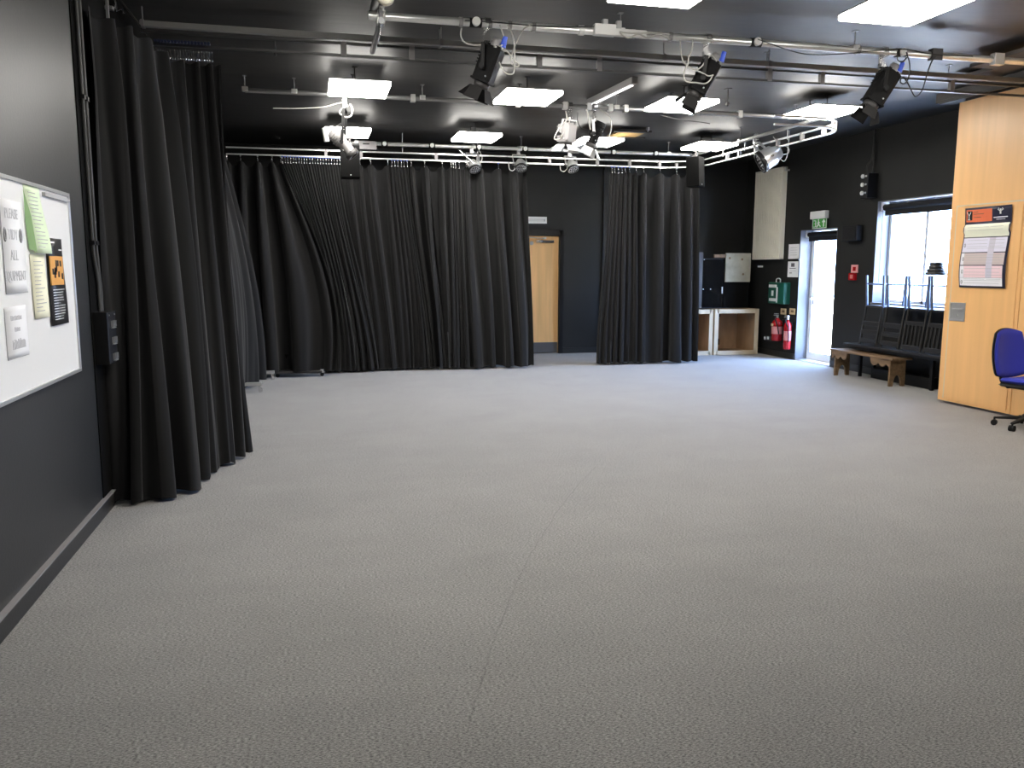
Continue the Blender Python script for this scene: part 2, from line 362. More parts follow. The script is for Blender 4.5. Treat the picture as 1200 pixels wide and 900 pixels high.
stroke([(7.325, 2.165), (7.325, 2.14)], .003, M['white'], 'crest'); stroke([(7.275, 2.165), (7.275, 2.14)], .003, M['white'], 'crest')
stroke([(7.385, 2.065), (7.21, 2.067)], .006, M['plilac'], 'print_line'); stroke([(7.35, 2.045), (7.24, 2.045)], .004, M['plilac'], 'print_line')
for z, a, b, m in ((2.14, 7.66, 7.60, 'dink'), (2.115, 7.66, 7.52, 'dink'), (2.08, 7.66, 7.56, 'dink')): stroke([(a, z), (b, z)], .003, M['brown'], 'print_line')
z = 1.99
for z in (1.97, 1.94, 1.90, 1.83, 1.79, 1.76, 1.74, 1.665, 1.64, 1.61, 1.58, 1.52, 1.48, 1.45, 1.405, 1.39, 1.36):
    stroke([(7.72, z), (7.45-.06*random.random(), z)], .0016, M['ink'], 'print_line'); stroke([(7.41, z), (7.25-.05*random.random(), z)], .0016, M['ink'], 'print_line')
for z in (1.775, 1.625, 1.485, 1.37):
    stroke([(7.752+.010*math.cos(a*PI/4), z+.020*math.sin(a*PI/4)) for a in range(9)], .0022, M['dink'], 'row_symbol')

po.location.y -= .05; po.scale.z = .962
# ------------------------------------------------------------------ whiteboard and papers
wb = thing('whiteboard', (XL+.01, 4.1, .945), 'large white wall board with paper notices on the left wall', 'whiteboard')
MB().box(XL, XL+.014, 3.2, 5.02, .955, 1.897).build('board_face', M['board'], wb)
MB().box(XL, XL+.024, 3.18, 5.035, 1.893, 1.911).box(XL, XL+.024, 3.18, 5.035, .94, .958).box(XL, XL+.024, 5.018, 5.035, .94, 1.911).box(XL, XL+.024, 3.18, 3.197, .94, 1.911).build('frame', M['silver'], wb, .002)
MB().box(XL+.014, XL+.030, 4.58, 5.0, 1.862, 1.88).build('grip_strip', M['ink'], wb)
xs = XL+.0155
def sheet(name, y0, y1, z0, z1, m, label, curl=.0, off=0., group=None, skew=0.):
    mb = MB(); n = 10; vs = []
    for i in range(n+1):
        z = z0+(z1-z0)*i/n; c = curl*math.sin((1-i/n)*PI*.5)**2
        vs += [(xs+off+c*.5, y0+c*.3+skew*(1-i/n), z), (xs+off+c, y1+skew*(1-i/n), z)]
    mb.add(vs, [(2*i, 2*i+1, 2*i+3, 2*i+2) for i in range(n)], 0, True)
    o = mb.build(name, m, loc=(xs+off, (y0+y1)/2, z0)); s = o.modifiers.new('t', 'SOLIDIFY'); s.thickness = .0012; s.offset = 0
    return tag(o, label, 'paper', group)
WM = Matrix(((0,0,1,0),(1,0,0,0),(0,1,0,0),(0,0,0,1)))   # text plane on the left wall, reading along +Y
def wtext(body, size, y, z, m, par, sx=1., off=.003): text(body, size, Matrix.Translation((xs+off, y, z)) @ WM, m, par, sx=sx)
pa = sheet('printed_notice', 3.97, 4.25, 1.402, 1.806, M['paper'], 'white sheet reading PLEASE at the top left of the whiteboard')
for s_, z, sz, sx in (('PLEASE', 1.745, .062, .85), ('TIDY', 1.655, .066, .85), ('ALL', 1.565, .066, .9), ('EQUIPMENT', 1.475, .062, .80)): wtext(s_, sz, 4.105, z, M['fink'], pa, sx)
for y in (4.005, 4.205): MB().tube([(xs+.003, y+.012*math.cos(a*PI/4), 1.655+.028*math.sin(a*PI/4)) for a in range(9)], .004, n=6).build('printed_symbol', M['ink'], pa)
MB().box(xs+.001, xs+.003, 3.968, 3.973, 1.402, 1.80).box(xs+.001, xs+.003, 3.97, 4.25, 1.400, 1.404).build('border_line', M['ink'], pa)
pb = sheet('printed_notice', 3.925, 4.205, 1.12, 1.345, M['paper'], 'white sheet low on the whiteboard under the PLEASE notice')
for z, y0, y1, h in ((1.295, 4.0, 4.13, .022), (1.245, 4.04, 4.11, .022), (1.18, 4.0, 4.16, .045)):
    y = y0; mb = MB()
    while y < y1: mb.box(xs+.001, xs+.002, y, y+.008, z-h/2, z+h/2-random.random()*h*.3); y += .014
    mb.build('faded_print', M['fink'], pb)
MB().box(xs+.001, xs+.002, 3.925, 3.929, 1.12, 1.34).box(xs+.001, xs+.002, 3.925, 4.2, 1.118, 1.121).build('border_line', M['ink'], pb)
pg = sheet('green_list', 4.30, 4.53, 1.58, 1.892, M['lime'], 'pale green printed sheet with a curling corner at the top of the whiteboard', .03, skew=.03)
MB().add([(xs+.004, 4.285, 1.87), (xs+.022, 4.31, 1.75), (xs+.026, 4.345, 1.585), (xs+.004, 4.305, 1.60), (xs+.003, 4.285, 1.72)], [(0,1,2,3,4)]).build('curled_edge', M['dlime'], pg)
py_ = sheet('cream_list', 4.31, 4.53, 1.272, 1.575, M['yellow'], 'pale yellow printed sheet below the green one on the whiteboard', .006, .002)
for o, z0, z1, y0 in ((pg, 1.6, 1.86, 4.345), (py_, 1.29, 1.54, 4.335)):
    mb = MB(); z = z1
    while z > z0:
        k = (1-(z-1.58)/.312) if o is pg else 0; c = .03*math.sin(max(k, 0)*PI*.5)**2 if o is pg else .006
        mb.box(xs+c+.0035, xs+c+.0045, y0, y0+.08+.08*random.random(), z, z+.003); z -= .018
    mb.build('print_lines', M['ink'], o)
pk = sheet('event_poster', 4.565, 4.84, 1.223, 1.66, M['pblack'], 'black event poster with an amber picture at the right end of the whiteboard', .012, .001, skew=-.012)
mb = MB(); mb.box(xs+.009, xs+.0145, 4.575, 4.79, 1.425, 1.57); mb.build('picture', M['amber'], pk)
mb = MB()
for k in range(10):
    y = 4.6+.16*random.random(); z = 1.44+.09*random.random(); mb.box(xs+.0146, xs+.0152, y, y+.025, z, z+.03)
mb.build('picture_shadow', M['pblack'], pk)['kind'] = 'stuff'
mb = MB().box(xs+.004, xs+.006, 4.59, 4.70, 1.635, 1.643).box(xs+.006, xs+.0075, 4.59, 4.62, 1.60, 1.607).box(xs+.006, xs+.0075, 4.76, 4.81, 1.60, 1.606)
z = 1.40
while z > 1.25: mb.box(xs+.0145, xs+.016, 4.59, 4.59+.10+.10*random.random(), z, z+.003); z -= .0135
mb.build('print_lines', M['paper'], pk)

# ------------------------------------------------------------------ left wall conduits and socket box
lb = thing('socket_box', (XL+.04, 5.52, .93), 'black metal socket box at the foot of the conduits on the left wall', 'socket box')
MB().box(XL, XL+.085, 5.42, 5.64, .93, 1.245).build('box', M['black'], lb, .004)
for k in range(3):
    z = 1.17-.1*k; mb = MB()
    for dy in (-.035, .0, .035): mb.box(XL+.085, XL+.10, 5.545+dy, 5.552+dy, z-.018, z+.018)
    mb.box(XL+.085, XL+.098, 5.51, 5.59, z-.028, z-.022); mb.build('socket', M['silver'], lb)
MB().cyl((XL+.085, 5.46, 1.225), (XL+.09, 5.46, 1.225), .005, n=8).cyl((XL+.085, 5.6, 1.225), (XL+.09, 5.6, 1.225), .005, n=8).build('screw', M['silver'], lb)
for dy, lab in ((0, 'left-hand grey conduit of the pair running down to the socket box'), (.075, 'right-hand grey conduit of the pair running down to the socket box')):
    o = MB().tube([(XL+.02, 5.47+dy, 3.44), (XL+.02, 5.47+dy, 1.62), (XL+.02, 5.485+dy, 1.57), (XL+.02, 5.53+dy*.6, 1.46), (XL+.02, 5.545+dy*.6, 1.41), (XL+.02, 5.545+dy*.6, 1.245)], .011, n=10).build('conduit', M['conduit'])
    tag(o, lab, 'conduit')
    for z in (2.5, 1.66): MB().box(XL, XL+.036, 5.45+dy, 5.49+dy, z-.012, z+.012).build('saddle', M['black'], o)

struct(MB().box(XL, XL+.006, 5.39, YB, 0, H).build('shade_sheet', M['matt']))  # added dark sheet, stands in for the shade on this stretch of wall
# ------------------------------------------------------------------ curtains
def bez(a, b, t): return a+(b-a)*t
def curtain(name, label, folds, ztop, zbot=.03, hooks=None, blue=(), depth=.05, sag=.03, seed=1, rows=30, side=-1, group='black stage curtains', hookm='chrome', ring=.035, sub=8):
    """folds: (top xy, bottom xy, bow xy) one per ridge; hooks: list of indices of ridges that carry a hook"""
    rd = random.Random(seed); n = len(folds); mb = MB(); cols = []
    amp = []
    for k in range(n-1):
        wT = (Vector(folds[k+1][0])-Vector(folds[k][0])).length; wB = (Vector(folds[k+1][1])-Vector(folds[k][1])).length
        amp.append((min(depth, .40*wT+.006)*rd.uniform(.5, 1.25), min(depth*1.4, .45*wB+.01)*rd.choice((.25, .5, .8, 1.1, 1.4)), wT, wB, rd.uniform(0, 6), rd.uniform(-.22, .22)))
    verts = []; m = 0
    phs = [rd.uniform(0, 6) for _ in range(8)]
    for k in range(n-1):
        aT, aB, wT, wB, ph, sk = amp[k]; cnt = sub if wB < .12 else int(sub*1.6)
        for j in range(cnt + (1 if k == n-2 else 0)):
            f = j/cnt; t0, b0 = Vector(folds[k][0]), Vector(folds[k][1]); t1, b1 = Vector(folds[k+1][0]), Vector(folds[k+1][1])
            w0 = Vector(folds[k][2] if len(folds[k]) > 2 else (0, 0)); w1 = Vector(folds[k+1][2] if len(folds[k+1]) > 2 else (0, 0))
            Tp = t0.lerp(t1, f); Bp = b0.lerp(b1, f); Bw = w0.lerp(w1, f)
            dT = (t1-t0).normalized(); dB = (b1-b0).normalized()
            nT = Vector((dT.y, -dT.x))*(-side); nB = Vector((dB.y, -dB.x))*(-side)
            pa = amp[k-1] if (k > 0 and f < .5) else (amp[k+1] if (k < n-2 and f >= .5) else amp[k])
            q = abs(f-.5)*2; aT2 = bez(aT, (aT+pa[0])/2, q); aB2 = bez(aB, (aB+pa[1])/2, q)
            g = min(1, max(0, f+sk*math.sin(PI*f)))
            for i in range(rows+1):
                v = i/rows; e = v*v*(3-2*v)*.5+v*.5; width = bez(wT, wB, v)
                pw = 1.6 if wT < .08 else bez(5.5, 2.0, min(1, v*1.6))
                cs = 2*abs(math.cos(PI*g))**pw-1
                a = bez(aT2, aB2, e)*(.5+.5*min(1, v*6)); nn = nT.lerp(nB, v)
                p = Tp.lerp(Bp, e) + Bw*math.sin(PI*v)
                sec = .016*min(1, width/.2)*math.sin(PI*f)*math.cos(2*PI*f*2.5+ph+2.2*v) if width > .10 else 0
                p = p + nn*(a*cs + sec*v + .012*math.sin(5*v+phs[k % 8]+.9*k)*v) + dT.lerp(dB, v)*(math.sin(4*PI*f)*a*.22 + .02*math.sin(4*v+phs[(k+3) % 8])*v*math.sin(PI*f))
                s = sag*min(1, wT/.2)*(math.sin(PI*f)**2)
                z = bez(ztop-s, zbot+.010*math.sin(k*1.7+f*6), v)
                verts.append((p.x, p.y, z))
            m += 1
    R = rows+1
    fs = [(c*R+i, (c+1)*R+i, (c+1)*R+i+1, c*R+i+1) for c in range(m-1) for i in range(rows)]
    mb.add(verts, fs, 0, True)
    base = Vector((*folds[n//2][1], 0)); o = mb.build(name, M['curtain'], loc=base); tag(o, label, 'curtain', group)
    for k in (range(n) if hooks is None else hooks):
        x, y = folds[k][0]; hb = MB()
        hb.tube([(x, y-.012, ztop-.015), (x, y-.014, ztop+.012), (x+.004, y, ztop+.026), (x, y+.002, ztop+.055), (x, y, ztop+.07)], .0042, n=5)
        h = hb.build('curtain_hook', M[hookm], o)
        MB().box(x-.009, x+.009, y-.013, y+.013, ztop+.07, ztop+.095).build('runner', M['bluep'] if k in blue else M['silver'], h)
    return o
def F3(xt, xb, Yt, Yb, zt, bow=0, yb=None):
    a = at(xt, 190, Y=Yt).x; b = at(xb, 430, Y=Yb).x
    return ((a, Yt), (b, Yb if yb is None else yb), (bow, 0))
YT = 12.40
zt = 2.974
# left-hand sheet: wide spans, then bunch, then two wide sheets
A = [(256,250,0),(266,268,0),(282,290,.0),(302,318,.0),(319,350,.10),(329,386,.2),(333,398,.2)]
curtain('stage_curtain', 'black curtain at the far left of the back row, hung in wide spans', [F3(a, b, YT+.05, 12.1 if b < 260 else 11.78, zt, c) for a, b, c in A], zt, .08, hooks=[1,2,3,4,5], depth=.075, seed=3, sag=.07, sub=14)
B = []
for k in range(22):
    f = k/21; B.append((331+f*67, 379+66*(f+.07*math.sin(k*1.9)*(k not in (0, 21))), .24*(1-f)**1.8))
curtain('stage_curtain', 'black curtain bunched tightly with many blue runners left of the hanging speaker', [F3(a, b, YT, 12.1+.04*math.sin(k), zt, c) for k, (a, b, c) in enumerate(B)], zt, .03, blue=range(22), depth=.055, seed=5, sub=7)
Cc = [(395,436,0),(409,440,0),(421.7,446,0),(434,462,0),(454.5,474,0),(459,479,.03),(462.5,484,.05),(466,491,.05),(470,497,.04),(473.5,501,.02),(477,505,0),(481.7,509,0),(497.5,522,0),(503,528,0)]
curtain('stage_curtain', 'black curtain with seven blue runners bunched mid-way in the back row', [F3(a, b, YT+.03, 12.18+.03*math.sin(k*1.3), zt, c) for k, (a, b, c) in enumerate(Cc)], zt, .03, hooks=[1,2,3,4,5,6,7,8,9,10,11,12], blue=(5,6,7,8,9,10), depth=.075, seed=8, sag=.07, sub=11)
D = [(497.5,514,0),(518,527,0),(528.5,534,0),(531,537,0),(533.5,541,0),(538,548,0),(546,558,0),(562.5,577,0),(584,598,0),(602.5,614,0),(616.5,625,0)]
curtain('stage_curtain', 'black curtain in the back row whose right edge hangs beside the beech door', [F3(a, b, YT, 12.12+.03*math.sin(k*1.9), zt, c) for k, (a, b, c) in enumerate(D)], zt, .03, hooks=[1,2,3,4,5,6,7,8,9,10], blue=(8,), depth=.08, seed=9, sag=.07, sub=14)
E_ = [(714,699,0),(717,703,0),(720.5,708,.0),(725,714,0),(729,720,0),(733,727,0),(738,735,0),(746,744,0),(754.5,752,0),(774,771,0),(793,790,0),(809,805,0),(819,816,0)]
curtain('stage_curtain', 'separate black curtain panel hanging between the beech door and the plywood cabinets', [F3(a, b, YT, 12.18+.03*math.sin(k*2.3), zt, c) for k, (a, b, c) in enumerate(E_)], zt, .03, hooks=[1,2,3,4,5,6,7,8,9,10,11], blue=(1,2,3,4,5,6), depth=.075, seed=14, sag=.06, sub=12)
# near left curtain gathered in the corner
TT = [(-1.275,5.66),(-1.18,5.92),(-1.10,6.06),(-1.04,6.34),(-.99,6.70),(-.90,6.93),(-.80,6.97),(-.71,7.0),(-.635,7.02)]
BB = [(-1.275,5.66),(-1.13,5.58),(-.98,5.67),(-.87,5.84),(-.79,6.14),(-.735,6.38),(-.68,6.58),(-.63,6.80),(-.585,7.0)]
curtain('stage_curtain', 'long black curtain in the left foreground beside the wall conduits', [(a, b, (.03*math.sin(i*2.1), .04*math.sin(i*1.3))) for i, (a, b) in enumerate(zip(TT, BB))], 3.06, .02, hooks=[], depth=.055, seed=26, rows=44, sag=.03, sub=20)
hk = thing('runner_row', (-.89, 7.0, 3.1), 'row of parked curtain runners and hooks above the left foreground curtain', 'curtain runners')
for k in range(22):
    x = -1.09+.40*k/21; MB().tube([(x, 6.99, 3.075), (x+.004, 6.985, 3.09), (x, 7.0, 3.105), (x, 7.0, 3.15)], .004, n=5).build('curtain_hook', M['chrome'], hk)
for k in range(17):
    x = -1.09+.38*k/16; MB().cyl((x, 6.975, 3.205), (x, 7.02, 3.205), .011, n=10).build('runner', mat('dull_blue', (.015,.025,.07), .5), hk)
# curtain on the left wall draped over a parked frame
TT = [(-1.12,9.2),(-1.10,9.8),(-1.08,10.3),(-1.04,10.65),(-1.02,10.95)]
BB = [(-.98,9.2),(-.90,9.8),(-.84,10.3),(-.73,10.75),(-.66,11.1)]
curtain('stage_curtain', 'black curtain draped over a wheeled frame against the far left wall', [(a, b, (.10, 0)) for a, b in zip(TT, BB)], 2.95, .08, hooks=[], depth=.03, seed=31, sub=16)
# wheeled stand feet poking out
def foot_frame(x0, x1, y, h, label):
    t = thing('wheeled_stand', ((x0+x1)/2, y, 0), label, 'stand')
    MB().box(x0, x1, y-.022, y+.022, .085, .125).build('foot_bar', M['silver'], t, .003)
    MB().box(x0+.1, x0+.14, y-.02, y+.02, .12, .5).build('upright', M['dalu'], t, .002)
    for x in (x0+.05, x1-.03):
        MB().box(x-.014, x+.014, y-.014, y+.014, .05, .087).build('castor_bracket', M['chrome'], t)
        MB().cyl((x+.01, y-.014, .028), (x+.01, y+.014, .028), .027, n=16).build('castor', M['chrome'], t)
    return t
foot_frame(-1.20, -.63, 10.42, 1.9, 'wheeled stand poking its silver foot from under the draped left curtain')
foot_frame(-1.1, -.53, 11.56, 1.6, 'wheeled stand whose silver foot shows in the back left corner')
t = thing('display_screen', (-.2, 11.83, 0), 'dark panel base on castors under the far left of the back curtains', 'screen')
MB().box(-.55, .10, 11.74, 11.98, .055, .085).build('base_rail', M['dgrey'], t, .003)
MB().box(-.50, .06, 11.955, 11.97, .085, .3).build('panel', M['matt'], t)
for x in (-.5, .1):
    MB().box(x-.02, x+.035, 11.79, 11.83, .05, .10).build('corner_bracket', M['chrome'] if x > 0 else M['dgrey'], t); MB().cyl((x, 11.80, .026), (x, 11.83, .026), .026, n=14).build('castor', M['bplas'], t)

# ------------------------------------------------------------------ pipes, rods and tracks
def rod(parent, x, y, z0, m='dalu', r=.005):
    MB().cyl((x, y, z0), (x, y, H), r, n=8).box(x-.02, x+.02, y-.02, y+.02, H-.006, H).build('drop_rod', M[m], parent)
def pipe(label, a, b, r=.026, rods=(), discs=(), collars=(), m='alu'):
    a, b = Vector(a), Vector(b); t = thing('lighting_bar', (a+b)/2, label, 'pipe', 'overhead lighting bars')
    MB().cyl(a, b, r, n=20).build('pipe', M[m], t)
    for k in rods:
        p = a.lerp(b, k); rod(t, p.x, p.y, p.z)
        MB().box(p.x-.03, p.x+.03, p.y-.032, p.y+.032, p.z-.012, p.z+.034).build('pipe_clamp', M['alu'], t, .004)
    for x in discs:      # round socket lids facing the camera
        p = Vector((x, a.y, a.z))
        MB().cyl(p-Vector((.045, 0, 0)), p+Vector((.045, 0, 0)), .036, n=20).build('socket_collar', M['black'], t)
        MB().cyl(p-Vector((0, .05, .0)), p, .031, n=20).build('socket_lid', M['white'], t, .004)
    return t
Y1p, Z1p = 6.27, 3.292
x1 = [at(px, py, Y=Y1p).x for px, py in ((557,27),(885,52),(1055,62))]
b1 = pipe('bright scaffold lighting bar nearest the camera, crossing under the ceiling', (.45, Y1p, Z1p), (7.5, Y1p, Z1p), .028, (.013, .27, .56, .82), x1)
mb = MB().box(2.13, 2.30, Y1p-.06, Y1p-.0, Z1p-.035, Z1p+.045).box(2.30, 2.55, Y1p-.05, Y1p-.0, Z1p-.03, Z1p+.02); mb.build('wiring_box', M['white'], b1, .004)
MB().box(2.20, 2.24, Y1p-.04, Y1p, Z1p+.045, Z1p+.085).build('box_catch', M['silver'], b1, .003); MB().box(2.31, 2.35, Y1p-.04, Y1p, Z1p+.02, Z1p+.08).build('box_catch', M['silver'], b1, .003)
MB().cyl((2.02, Y1p, Z1p), (2.06, Y1p, Z1p), .036, n=20).build('end_sleeve', M['white'], b1)
for px in (1095, 1168): MB().box(*(lambda x: (x-.05, x+.05))(at(px, 66, Y=Y1p).x), Y1p-.04, Y1p+.02, Z1p-.045, Z1p+.05).build('pipe_clamp', M['alu'] if px > 1100 else M['dgrey'], b1, .003)
for px in (540, 574, 597, 625, 742, 785, 1006): MB().cyl((at(px, 40, Y=Y1p).x-.014, Y1p, Z1p), (at(px, 40, Y=Y1p).x+.014, Y1p, Z1p), .034, n=16).build('cable_tie', M['grey'], b1)
Y2, Z2 = 9.15, 3.295
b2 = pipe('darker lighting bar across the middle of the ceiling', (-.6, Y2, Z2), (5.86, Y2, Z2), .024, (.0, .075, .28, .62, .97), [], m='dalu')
for px in (484, 607, 662, 690, 715, 733, 810, 867): MB().box(*(lambda x: (x-.025, x+.025))(at(px, 125, Y=Y2).x), Y2-.035, Y2+.03, Z2-.04, Z2+.04).build('pipe_clamp', M['alu'], b2, .003)
Y3, Z3 = 12.32, 3.262
x3 = [at(px, 175, Y=Y3).x for px in (450.5, 506, 561, 615, 718.5, 768)]
b3 = pipe('long silver lighting bar above the back curtains', (.35, Y3, Z3), (5.84, Y3, Z3), .027, (.06, .5, .93), x3)
xa, xb = at(420, 170, Y=Y3-.05).x, at(441, 170, Y=Y3-.05).x
MB().box(xa, xb, Y3-.08, Y3-.02, 3.17, 3.285).build('outlet_box', M['grey'], b3, .004)
MB().box(xa+.06, xb-.1, Y3-.084, Y3-.08, 3.235, 3.25).build('outlet_slot', M['black'], b3)
be = pipe('lighting bar running towards the back wall above the curved curtain track', (5.84, 8.75, 3.25), (5.84, 12.3, 3.25), .023, (.1, .57), [])
be['group'] = 'overhead lighting bars'
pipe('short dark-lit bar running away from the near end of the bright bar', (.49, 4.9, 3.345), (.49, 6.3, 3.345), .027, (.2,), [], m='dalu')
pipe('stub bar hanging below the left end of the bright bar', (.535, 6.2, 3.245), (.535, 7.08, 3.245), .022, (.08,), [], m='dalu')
# clamp with pale fixture at the near end
t = thing('clamp_fixture', (.52, 5.95, 3.3), 'pale lamp and clamp cut by the top edge above the bar end', 'lamp')
MB().lathe((.545, 5.6, 3.41), (.0, .55, -.12), [(0, .02), (.0, .045), (.16, .045), (.30, .03), (.33, .06), (.38, .06), (.40, .02)]).build('body', M['cream'], t)
MB().box(.52, .56, Y1p-.05, Y1p+.03, Z1p-.05, Z1p+.06).build('clamp', M['chrome'], t, .004)
MB().cyl((.53, Y1p, Z1p-.13), (.53, Y1p, Z1p-.03), .010, n=10).build('clamp_screw', M['chrome'], t)
# flat rail
rl = tag(MB().box(-1.19, 7.4, 6.95, 7.0, 3.295, 3.337).build('support_rail', mat('rail_grey', (.36,.36,.35), .5, .1), bevel=.002), 'flat grey steel rail right across the ceiling just behind the bright bar', 'rail')
for x in (-1.17, 1.08, 3.02, 4.03): MB().cyl((x, 6.975, 3.33), (x, 6.975, H), .005, n=8).box(x-.012, x+.012, 6.94, 7.01, 3.29, 3.342).build('drop_rod', M['grey'], rl)
for x, y in ((1.075, 7.04), (-.24, 7.62)): tag(MB().cyl((x, y, 3.30), (x, y, H), .006, n=8).cyl((x, y, 3.29), (x, y, 3.305), .010, n=8).build('ceiling_rod', M['dalu']), 'bare threaded rod below the flat rail left of the blue-plugged lantern' if x > 1 else 'bare threaded rod in the dark ceiling near the left curtain', 'rod')
t = MB().cyl((4.46, 8.54, 3.29), (4.46, 8.54, H), .006, n=8).lathe((4.46, 8.54, 3.255), (0, 0, 1), [(0, .006), (.01, .02), (.03, .02), (.045, .008)]).box(4.43, 4.49, 8.51, 8.57, H-.006, H)
tag(t.build('ceiling_rod', M['dgrey']), 'lone drop rod with a silver knuckle right of the middle lantern', 'rod')
t = MB().cyl((5.0, 9.45, 3.34), (5.0, 9.45, H), .008, n=8).box(4.94, 5.06, 9.40, 9.5, 3.325, 3.345)
# curtain tracks: two thin rails joined by flat brackets
def track(label, pts, zu, zl, brk, name='curtain_track', w=.016, h=.018, rods=(), m='alu'):
    pts = [Vector((p[0], p[1], 0)) for p in pts]; c = pts[len(pts)//2]
    t = thing(name, (c.x, c.y, zu), label, 'curtain track', 'double curtain tracks')
    for nm, z in (('upper_rail', zu), ('lower_rail', zl)):
        mb = MB(); vs = []
        for i, p in enumerate(pts):
            d = (pts[min(i+1, len(pts)-1)]-pts[max(i-1, 0)]).normalized(); s = Vector((-d.y, d.x, 0))*w
            vs += [p+s+Vector((0, 0, z-h/2)), p-s+Vector((0, 0, z-h/2)), p-s+Vector((0, 0, z+h/2)), p+s+Vector((0, 0, z+h/2))]
        n = len(pts); fs = [(4*i+k, 4*i+(k+1) % 4, 4*i+4+(k+1) % 4, 4*i+4+k) for i in range(n-1) for k in range(4)]+[(3,2,1,0), (4*n-4, 4*n-3, 4*n-2, 4*n-1)]
        mb.add(vs, fs).build(nm, M[m], t)
    for x, y in brk: MB().box(x-.022, x+.022, y-.022, y+.022, zl-.006, zu+.012).build('bracket', M['grey'], t, .002)
    for x, y in rods: rod(t, x, y, zu, 'dalu')
    return t
Ya = 7.06
xs_a = [at(px, 70, Y=Ya).x for px in (403, 482.5, 632, 702, 902, 964, 1117)]
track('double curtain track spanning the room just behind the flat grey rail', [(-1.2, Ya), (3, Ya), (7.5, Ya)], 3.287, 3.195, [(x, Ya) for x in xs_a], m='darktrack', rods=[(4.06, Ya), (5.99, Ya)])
pts = [(-1.1, 12.4), (2, 12.4), (5.36, 12.4)]
for k in range(1, 9): a = k/8*PI/2; pts.append((5.36+.57*math.sin(a), 12.4-.57*(1-math.cos(a))))
pts += [(5.93, 10.5), (5.93, 9.15)]
for k in range(1, 11): a = k/10*PI/2; pts.append((5.93-.50*(1-math.cos(a)), 8.9-.5*math.sin(a)))
pts += [(5.3, 8.4), (4.95, 8.4)]
brk = [(at(px, 183, Y=12.4).x, 12.4) for px in (382, 423, 511, 560, 644, 700, 738, 773, 793)]+[(5.93, y) for y in (11.3, 10.95, 10.5, 9.95, 9.4, 8.95)]+[(5.84, 8.62)]
ct = track('curved double curtain track looping above the back curtains and along the right side', pts, 3.155, 3.065, brk)
for x, y in ((5.92, 10.77), (5.92, 9.7), (5.92, 11.4)): MB().cyl((x-.01, y, 3.12), (x-.01, y, 3.24), .005, n=8).build('drop_rod', M['silver'], ct)
for px in (472, 560, 700): x = at(px, 183, Y=12.4).x; MB().cyl((x, 12.42, 3.15), (x, 12.42, H), .005, n=8).build('drop_rod', M['silver'], ct)

# ------------------------------------------------------------------ ceiling light panels
cols = (.22, 1.955, 3.69, 5.425); rowsY = ((8.37, 'middle row'), (11.15, 'row by the back curtains'), (4.82, 'nearest row'))
cn = ('first from the left', 'second from the left', 'third from the left', 'rightmost')
proto = None
for y0, rn in rowsY:
    for ci, x0 in enumerate(cols):
        if proto is None:
            proto = thing('ceiling_light', (x0+.3, y0+.3, H), '', 'ceiling light', 'square ceiling light panels')
            MB().box(x0+.01, x0+.575, y0+.01, y0+.64, 3.292, 3.305).build('housing', M['dgrey'], proto)
            for yy in (y0+.16, y0+.5): MB().cyl((x0+.25, yy, 3.3), (x0+.25, yy, H), .006, n=8).box(x0+.225, x0+.275, yy-.02, yy+.02, H-.006, H).build('drop_rod', M['dgrey'], proto)
            MB().box(x0, x0+.585, y0, y0+.65, 3.252, 3.292).build('diffuser', M['lamp'], proto, .006); o = proto
        else: o = copy_tree(proto); o.location = (x0+.3, y0+.3, H)
        o['label'] = 'lit white square ceiling light, %s in the %s' % (cn[ci], rn)
o = copy_tree(proto); o.location = (.52, 3.4, H); o['label'] = 'lit square ceiling light over the whiteboard end of the room'
# fluorescent batten
p, q = at(690, 124, Z=3.37), at(744, 98, Z=3.37)
t = thing('batten_light', (p+q)/2, 'slim white batten light set at an angle behind the middle lanterns', 'ceiling light')
d = (q-p).normalized(); s = Vector((-d.y, d.x, 0))*.032
MB().add([p+s+Vector((0,0,.0)), p-s, q-s, q+s, p+s*1.1+Vector((0,0,.07)), p-s*1.1+Vector((0,0,.07)), q-s*1.1+Vector((0,0,.07)), q+s*1.1+Vector((0,0,.07))], [(0,1,2,3),(4,7,6,5),(0,4,5,1),(1,5,6,2),(2,6,7,3),(3,7,4,0)]).build('body', M['grey'], t, .01)
p2, q2 = p+d*.06+Vector((0,0,-.008)), q-d*.07+Vector((0,0,-.008))
MB().add([p2+s*.55, p2-s*.55, q2-s*.55, q2+s*.55, p2+s*.6+Vector((0,0,.02)), p2-s*.6+Vector((0,0,.02)), q2-s*.6+Vector((0,0,.02)), q2+s*.6+Vector((0,0,.02))], [(0,1,2,3),(4,7,6,5),(0,4,5,1),(1,5,6,2),(2,6,7,3),(3,7,4,0)]).build('diffuser', mat('batten_tube', (.9,.9,.9), .4, emit=1.2), t)
# tan ceiling patch
t = thing('timber_hatch', (4.4, 11.45, 3.4), 'tan timber board with grey battens fixed to the ceiling near the back', 'hatch')
MB().box(4.22, 4.62, 11.15, 11.7, 3.385, 3.41).build('board', M['timber'], t)
MB().box(4.12, 4.66, 11.10, 11.18, 3.37, 3.40).box(4.42, 4.78, 11.62, 11.68, 3.37, 3.39).build('batten', M['dgrey'], t)
MB().cyl((4.60, 11.1, 3.38), (4.60, 11.1, H), .012, n=8).lathe((4.60, 11.1, 3.40), (0,0,1), [(0,.02),(.04,.02)]).build('drop_rod', M['silver'], t)

